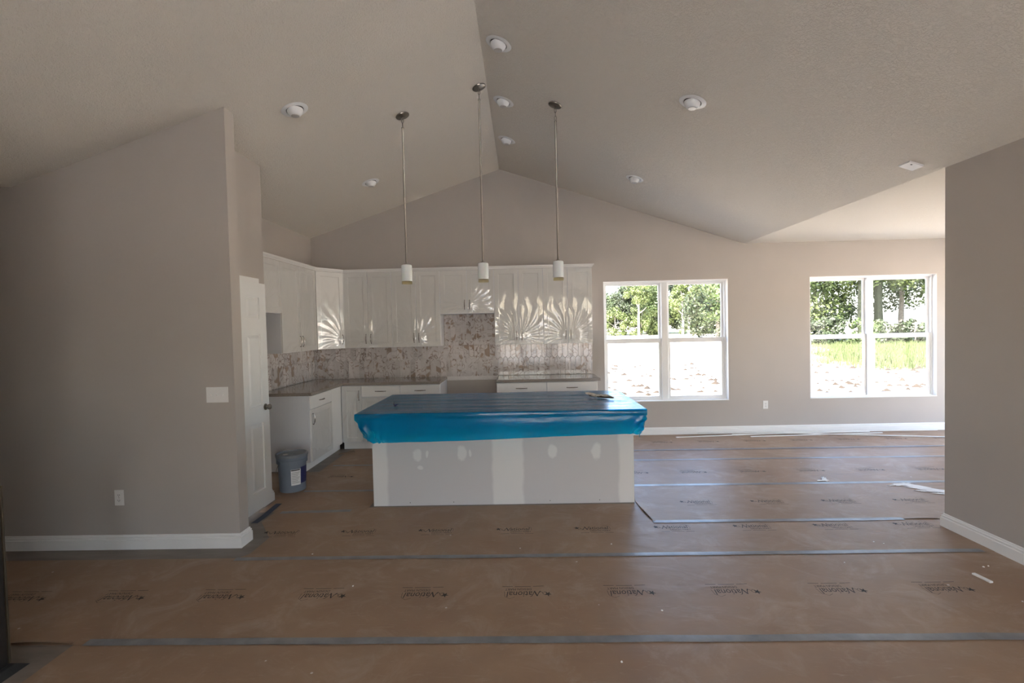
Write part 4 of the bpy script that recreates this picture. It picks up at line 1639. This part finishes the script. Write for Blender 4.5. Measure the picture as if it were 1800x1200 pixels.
def plate(c0, hw, hh_, d0, d1, mat, nm, parent):
    A_ = [c0 + ax_u * sx * hw + ax_v * sy_ * hh_ + n * d0 for sx, sy_ in ((-1, -1), (1, -1), (1, 1), (-1, 1))]
    B_ = [c0 + ax_u * sx * hw * .96 + ax_v * sy_ * hh_ * .96 + n * d1 for sx, sy_ in ((-1, -1), (1, -1), (1, 1), (-1, 1))]
    return MB().prism([tuple(p) for p in A_], [tuple(p) for p in B_]).build(nm, mat, parent)


plate(bc, .058, .058, .0008, .012, 'plastic_white', 'plate', cov)
plate(bc + ax_u * -.03 + ax_v * -.02, .006, .006, .0121, .0135, 'slot', 'indicator', cov)


# ------------------------------------------------------------------ outlets and switches
def outlet(x, z, y, label):
    o = thing('wall_outlet', (x, y, z), label, 'outlet')
    MB().box(x - .036, x + .036, y - .006, y - .0008, z - .059, z + .059).build('cover_plate', 'plastic_white', o, bevel=0.002)
    for dz in (-.02, .02):
        s_ = MB().box(x - .0165, x + .0165, y - .0085, y - .0062, z + dz - .0135, z + dz + .0135).build('socket', 'plastic_white', o, bevel=0.0015)
        for dx in (-.006, .006):
            MB().box(x + dx - .0013, x + dx + .0013, y - .0092, y - .0086, z + dz - .003, z + dz + .007).build('slot', 'slot', s_)
        MB().frame_lathe([(.0026, 0), (.0026, .0006)], (x, y - .0092, z + dz - .008), (0, 1, 0), 8).build('slot', 'slot', s_)
    MB().frame_lathe([(.003, 0), (.003, .001)], (x, y - .0072, z), (0, 1, 0), 8).build('screw', 'nickel', o)


outlet(-3.072, 0.392, YLW, 'white duplex outlet low on the wall with the triple switch')
outlet(3.503, 0.410, D, 'white duplex outlet low on the wall between the two windows')
sw = thing('switch_plate', (-2.291, YLW, 1.157), 'white triple toggle switch plate on the wall near its free corner', 'switch')
x, z, y = -2.291, 1.157, YLW
MB().box(x - .083, x + .083, y - .006, y - .0008, z - .058, z + .058).build('cover_plate', 'plastic_white', sw, bevel=0.002)
for i, dx in enumerate((-.046, 0, .046)):
    up = (1, 1, -1)[i]
    tg = MB().box(x + dx - .0055, x + dx + .0055, y - .0072, y - .0062, z - .012, z + .012).build('toggle_slot', 'plastic_white', sw)
    MB().prism([(x + dx - .004, y - .0073, z - .005), (x + dx + .004, y - .0073, z - .005), (x + dx + .004, y - .0073, z + .005), (x + dx - .004, y - .0073, z + .005)],
               [(x + dx - .0035, y - .018, z + .006 * up - .004), (x + dx + .0035, y - .018, z + .006 * up - .004), (x + dx + .0035, y - .018, z + .006 * up + .004), (x + dx - .0035, y - .018, z + .006 * up + .004)]).build('toggle', 'plastic_white', tg)
    for dz in (-.03, .03):
        MB().frame_lathe([(.0025, 0), (.0025, .0008)], (x + dx, y - .0069, z + dz), (0, 1, 0), 8).build('screw', 'plastic_white', sw)

# ------------------------------------------------------------------ dark post by the camera
px0, px1, py0, py1 = -2.66, -2.536, 2.235, 2.315
po = thing('newel_post', ((px0 + px1) / 2, (py0 + py1) / 2, 0), 'dark brown square post with a flared black foot on the bare floor', 'post')
MB().box(px0, px1, py0, py1, 0.022, 0.905).build('post_shaft', 'post', po, bevel=0.004)
MB().box(px1 - .006, px1 + .004, py1 + .0005, py1 + .010, 0.03, 0.90).build('edge_strip', 'post_edge', po, bevel=0.001)
MB().prism([(px0 - .055, py0 - .05, 0.0001), (px1 + .06, py0 - .05, 0.0001), (px1 + .06, py1 + .045, 0.0001), (px0 - .055, py1 + .04, 0.0001)],
           [(px0 - .02, py0 - .02, .022), (px1 + .02, py0 - .02, .022), (px1 + .02, py1 + .015, .022), (px0 - .02, py1 + .015, .022)]).build('foot', 'foot', po)

# ------------------------------------------------------------------ outside: ground, grass, trees
def ring_ground():
    mb = MB()
    o = 900
    # ground everywhere, house slab stands in it
    mb.poly([(-o, -o, GZ), (o, -o, GZ), (o, o, GZ), (-o, o, GZ)])
    return mb


gd = ring_ground().build('ground', 'dirt', fix=False)
struct(gd)


struct(MB().box(-9, 9, -26, YF - .3, GZ - .1, GZ + .03).build('bounce_slab', plain('grey_bounce_slab', (0.55, 0.55, 0.545), 0.9, var=0.06, vscale=1.5)))  # unseen slab added to bounce neutral light through the front windows


def field(name, ring, mat, z, label, cat):
    mb = MB().poly([(x, y, z) for x, y in ring])
    o = mb.build(name, mat, fix=False)
    struct(o)
    return o


field('meadow', [(13.2, 19.0), (20, 18.0), (80, 20), (80, 60), (30, 60), (24, 43), (20.5, 33), (17.6, 30.5), (14.6, 28.5), (12.6, 26.0), (15.2, 23.5), (14.6, 21.0)], 'grass', GZ + .01, '', '')
field('far_verge', [(8, 100), (60, 96), (60, 150), (8, 150)], 'grass', GZ + .01, '', '')

# scattered clods on the dirt (too many to count)
cv, cf = [], []
for i in range(420):
    yy = 11 + 14 * random.random() ** 1.3
    xx = yy * random.uniform(.10, .80)
    s_ = random.uniform(.04, .13)
    n0 = len(cv)
    for dx, dy, dz in ((1, 0, 0), (-1, 0, 0), (0, 1, 0), (0, -1, 0), (0, 0, .7), (0, 0, -.3)):
        k = s_ * random.uniform(.6, 1.3)
        cv.append((xx + dx * k * 1.5, yy + dy * k, GZ + dz * k))
    cf += [tuple(n0 + j for j in q) for q in ((0, 2, 4), (2, 1, 4), (1, 3, 4), (3, 0, 4), (2, 0, 5), (1, 2, 5), (3, 1, 5), (0, 3, 5))]
mb = MB(); mb.v, mb.f = cv, cf
tag(mb.build('dirt_clods', 'clod', fix=False), 'loose brown clods strewn over the pale bare ground outside', 'clods', kind='stuff')

# tall grass
gv, gf = [], []
for i in range(9000):
    yy = random.uniform(19.5, 42)
    xx = yy * random.uniform(.50, .86)
    if xx < 13.5 or (yy > 24 and xx < 15 + (yy - 24) * .35) :
        continue
    h = random.uniform(.12, .42)
    a = random.uniform(0, 2 * PI)
    w_ = random.uniform(.012, .03)
    lx, ly = random.uniform(-.1, .1), random.uniform(-.1, .1)
    n0 = len(gv)
    gv += [(xx - w_ * math.cos(a), yy - w_ * math.sin(a), GZ), (xx + w_ * math.cos(a), yy + w_ * math.sin(a), GZ), (xx + lx, yy + ly, GZ + h)]
    gf.append((n0, n0 + 1, n0 + 2))
mb = MB(); mb.v, mb.f = gv, gf
tag(mb.build('tall_grass', 'blade', fix=False), 'tall yellow-green meadow grass beyond the nook window', 'grass', kind='stuff')


def foliage_mesh(clusters, per, leaf, mat, seed):
    r = np.random.default_rng(seed)
    cs = np.repeat(np.array(clusters), per, axis=0)
    n = len(cs)
    d = r.normal(size=(n, 3)); d /= np.linalg.norm(d, axis=1)[:, None]
    rad = cs[:, 3] * r.uniform(.25, 1.0, n) ** .5
    ctr = cs[:, :3] + d * rad[:, None]
    nrm = d + r.normal(size=(n, 3)) * .6 + np.array([0, 0, .3])
    nrm /= np.linalg.norm(nrm, axis=1)[:, None]
    t1 = np.cross(nrm, r.normal(size=(n, 3))); t1 /= np.linalg.norm(t1, axis=1)[:, None]
    t2 = np.cross(nrm, t1)
    s_ = leaf * r.uniform(.5, 1.2, n)[:, None]
    vs = np.stack([ctr - t1 * s_, ctr + t2 * s_ * .55, ctr + t1 * s_, ctr - t2 * s_ * .55], axis=1).reshape(-1, 3)
    me = bpy.data.meshes.new('foliage')
    fs = np.arange(4 * n).reshape(n, 4)
    me.from_pydata(vs.tolist(), [], fs.tolist())
    me.materials.append(M[mat])
    return me


def tree(x, y, h, crown_r, crown_z0, label, mat, seed, trunk_r=.16, bark='bark', leaf=.30, ncl=46, per=70, group='trees beyond the yard', cat='tree', name='tree'):
    r = np.random.default_rng(seed)
    t_ = thing(name, (x, y, GZ), label, cat, group)
    n = 7
    pts = []
    for i in range(n):
        k = i / (n - 1)
        pts.append((x + .25 * math.sin(seed + k * 3) * k, y + .2 * math.cos(seed * 2 + k * 2) * k, GZ + h * .86 * k))
    MB().tube(pts, [trunk_r * (1 - .8 * i / (n - 1)) for i in range(n)], 8).build('trunk', bark, t_, smooth=True)
    for b in range(5):
        k = .38 + .1 * b
        p = Vector(pts[0]).lerp(Vector(pts[-1]), k)
        a = seed + b * 2.4
        q = p + Vector((math.cos(a), math.sin(a), .75)) * crown_r * .6
        MB().tube([p, (p + q) / 2 + Vector((0, 0, -.1)), q], [trunk_r * .42, trunk_r * .28, trunk_r * .12], 6).build('branch', bark, t_, smooth=True)
    cl = []
    for i in range(ncl):
        a = r.uniform(0, 2 * PI)
        zz_ = r.uniform(0, 1)
        env = math.sin(PI * min(1, .12 + .88 * zz_)) ** .6
        rr_ = crown_r * env * math.sqrt(r.uniform(.1, 1))
        cl.append((rr_ * math.cos(a), rr_ * math.sin(a), crown_z0 + (h - crown_z0) * zz_, crown_r * r.uniform(.20, .36)))
    o = bpy.data.objects.new('foliage', foliage_mesh(cl, per, leaf, mat, seed))
    link(o, t_)
    return t_


TL = ['broad pale green tree of the far row with an open crown', 'mid green rounded tree of the far row', 'dark green tree filling a gap in the far row']
far = [(10, 98, 9.5, 3.6), (15.6, 101, 8.5, 3.6), (19.5, 96, 8.8, 3.2), (23.6, 100, 9.2, 3.4), (27.5, 97, 14, 4.4), (32, 99, 13, 4.2), (36.5, 96, 15, 4.6), (41.5, 99, 15, 4.6), (46, 97, 14, 4.4), (52, 100, 15, 4.6),
       (27, 108, 14, 4.6), (29.5, 109, 17, 4.8), (39, 108, 18, 5), (47.5, 110, 18, 5), (14, 112, 11, 4.4)]
for i, (x, y, h, cr) in enumerate(far):
    k = i % 3
    tree(x, y, h, cr, 1.6 if i % 4 else 3.2, TL[k], ('tree_leaf_light', 'tree_leaf', 'tree_leaf_dark')[k], 11 + i, trunk_r=.24, leaf=.21, ncl=60, per=150, group='far row of trees seen through the first window')
for i, (x, y) in enumerate([(12.5, 92), (17.5, 93), (21.8, 91), (25.5, 93), (29.8, 92), (34.5, 92), (39, 92)]):
    tree(x, y, 4.2 + (i * 37 % 5) * .35, 2.6, .2, 'yellow-green bush at the foot of the far tree row', 'tree_leaf_light', 40 + i, trunk_r=.10, leaf=.20, ncl=26, per=130, group='bushes below the far tree row', cat='bush', name='bush')
tree(24.3, 62, 13, 4.6, .5, 'dark leafy tree reaching the ground at the edge of the yard', 'tree_leaf_dark', 61, trunk_r=.25, leaf=.2, ncl=80, per=150)
tree(28.5, 66, 15, 4.8, .8, 'tall green tree behind the dark leafy one at the yard edge', 'tree_leaf', 62, trunk_r=.25, leaf=.2, ncl=70, per=150)
M['bark_pale'] = plain('pale_bark', (0.30, 0.28, 0.26), 0.9, var=0.15, vscale=5)
for (x, y, h, lb, sd_) in ((20.6, 88, 12, 'slim tree with a long bare pale trunk before the far row, alone', 81), (29.4, 88, 13, 'taller slim tree with a long bare pale trunk before the far row', 82), (28.0, 87, 9, 'low slim tree with a thin pale trunk beside the taller one', 83)):
    tree(x, y, h, 2.4, h * .5, lb, 'tree_leaf_light', sd_, trunk_r=.24, bark='bark_pale', leaf=.2, ncl=34, per=120)
# nearer wood by the nook window
tree(24.6, 45, 13, 4.2, .8, 'bushy bright green tree standing just beyond the meadow', 'tree_leaf_light', 71, trunk_r=.22, leaf=.165, ncl=90, per=170)
tree(27.6, 47, 14, 3.6, 1.0, 'mid green tree beside the ivy-clad trunks', 'tree_leaf', 72, trunk_r=.22, leaf=.165, ncl=80, per=170)
tree(22.0, 49, 13, 3.8, 1.0, 'green tree between the yard edge and the meadow', 'tree_leaf', 75, trunk_r=.22, leaf=.18, ncl=76, per=150)
tree(30.15, 42.5, 15, 4.6, 5.2, 'tall tree with a thick ivy-dark trunk and leaves starting high', 'tree_leaf_light', 73, trunk_r=.36, bark='bark_dark', leaf=.155, ncl=80, per=160)
tree(28.3, 42, 14, 3.8, 5.6, 'tall tree with a slimmer dark trunk beside the thick ivy trunk', 'tree_leaf', 74, trunk_r=.25, bark='bark_dark', leaf=.155, ncl=66, per=150)
tree(34.6, 46, 14, 4.2, 3.6, 'leafy tree beyond the ivy trunk at the wood edge', 'tree_leaf', 76, trunk_r=.25, leaf=.17, ncl=66, per=150)
tree(36.5, 40, 13, 4.2, 2.0, 'spreading tree at the far end of the meadow wood', 'tree_leaf_light', 77, trunk_r=.25, leaf=.17, ncl=66, per=150)
for i, (x, y) in enumerate([(21.5, 41.5), (23.6, 41), (25.6, 41.5), (27.4, 40.5), (29.5, 40.8), (31.4, 40.3), (33.6, 40.5), (35.6, 39)]):
    tree(x, y, 1.5 + (i * 29 % 4) * .22, 1.5, .05, 'low green undergrowth bush along the meadow edge', 'tree_leaf_dark' if i % 3 else 'tree_leaf', 90 + i, trunk_r=.06, leaf=.16, ncl=20, per=70, group='undergrowth along the meadow edge', cat='bush', name='bush')
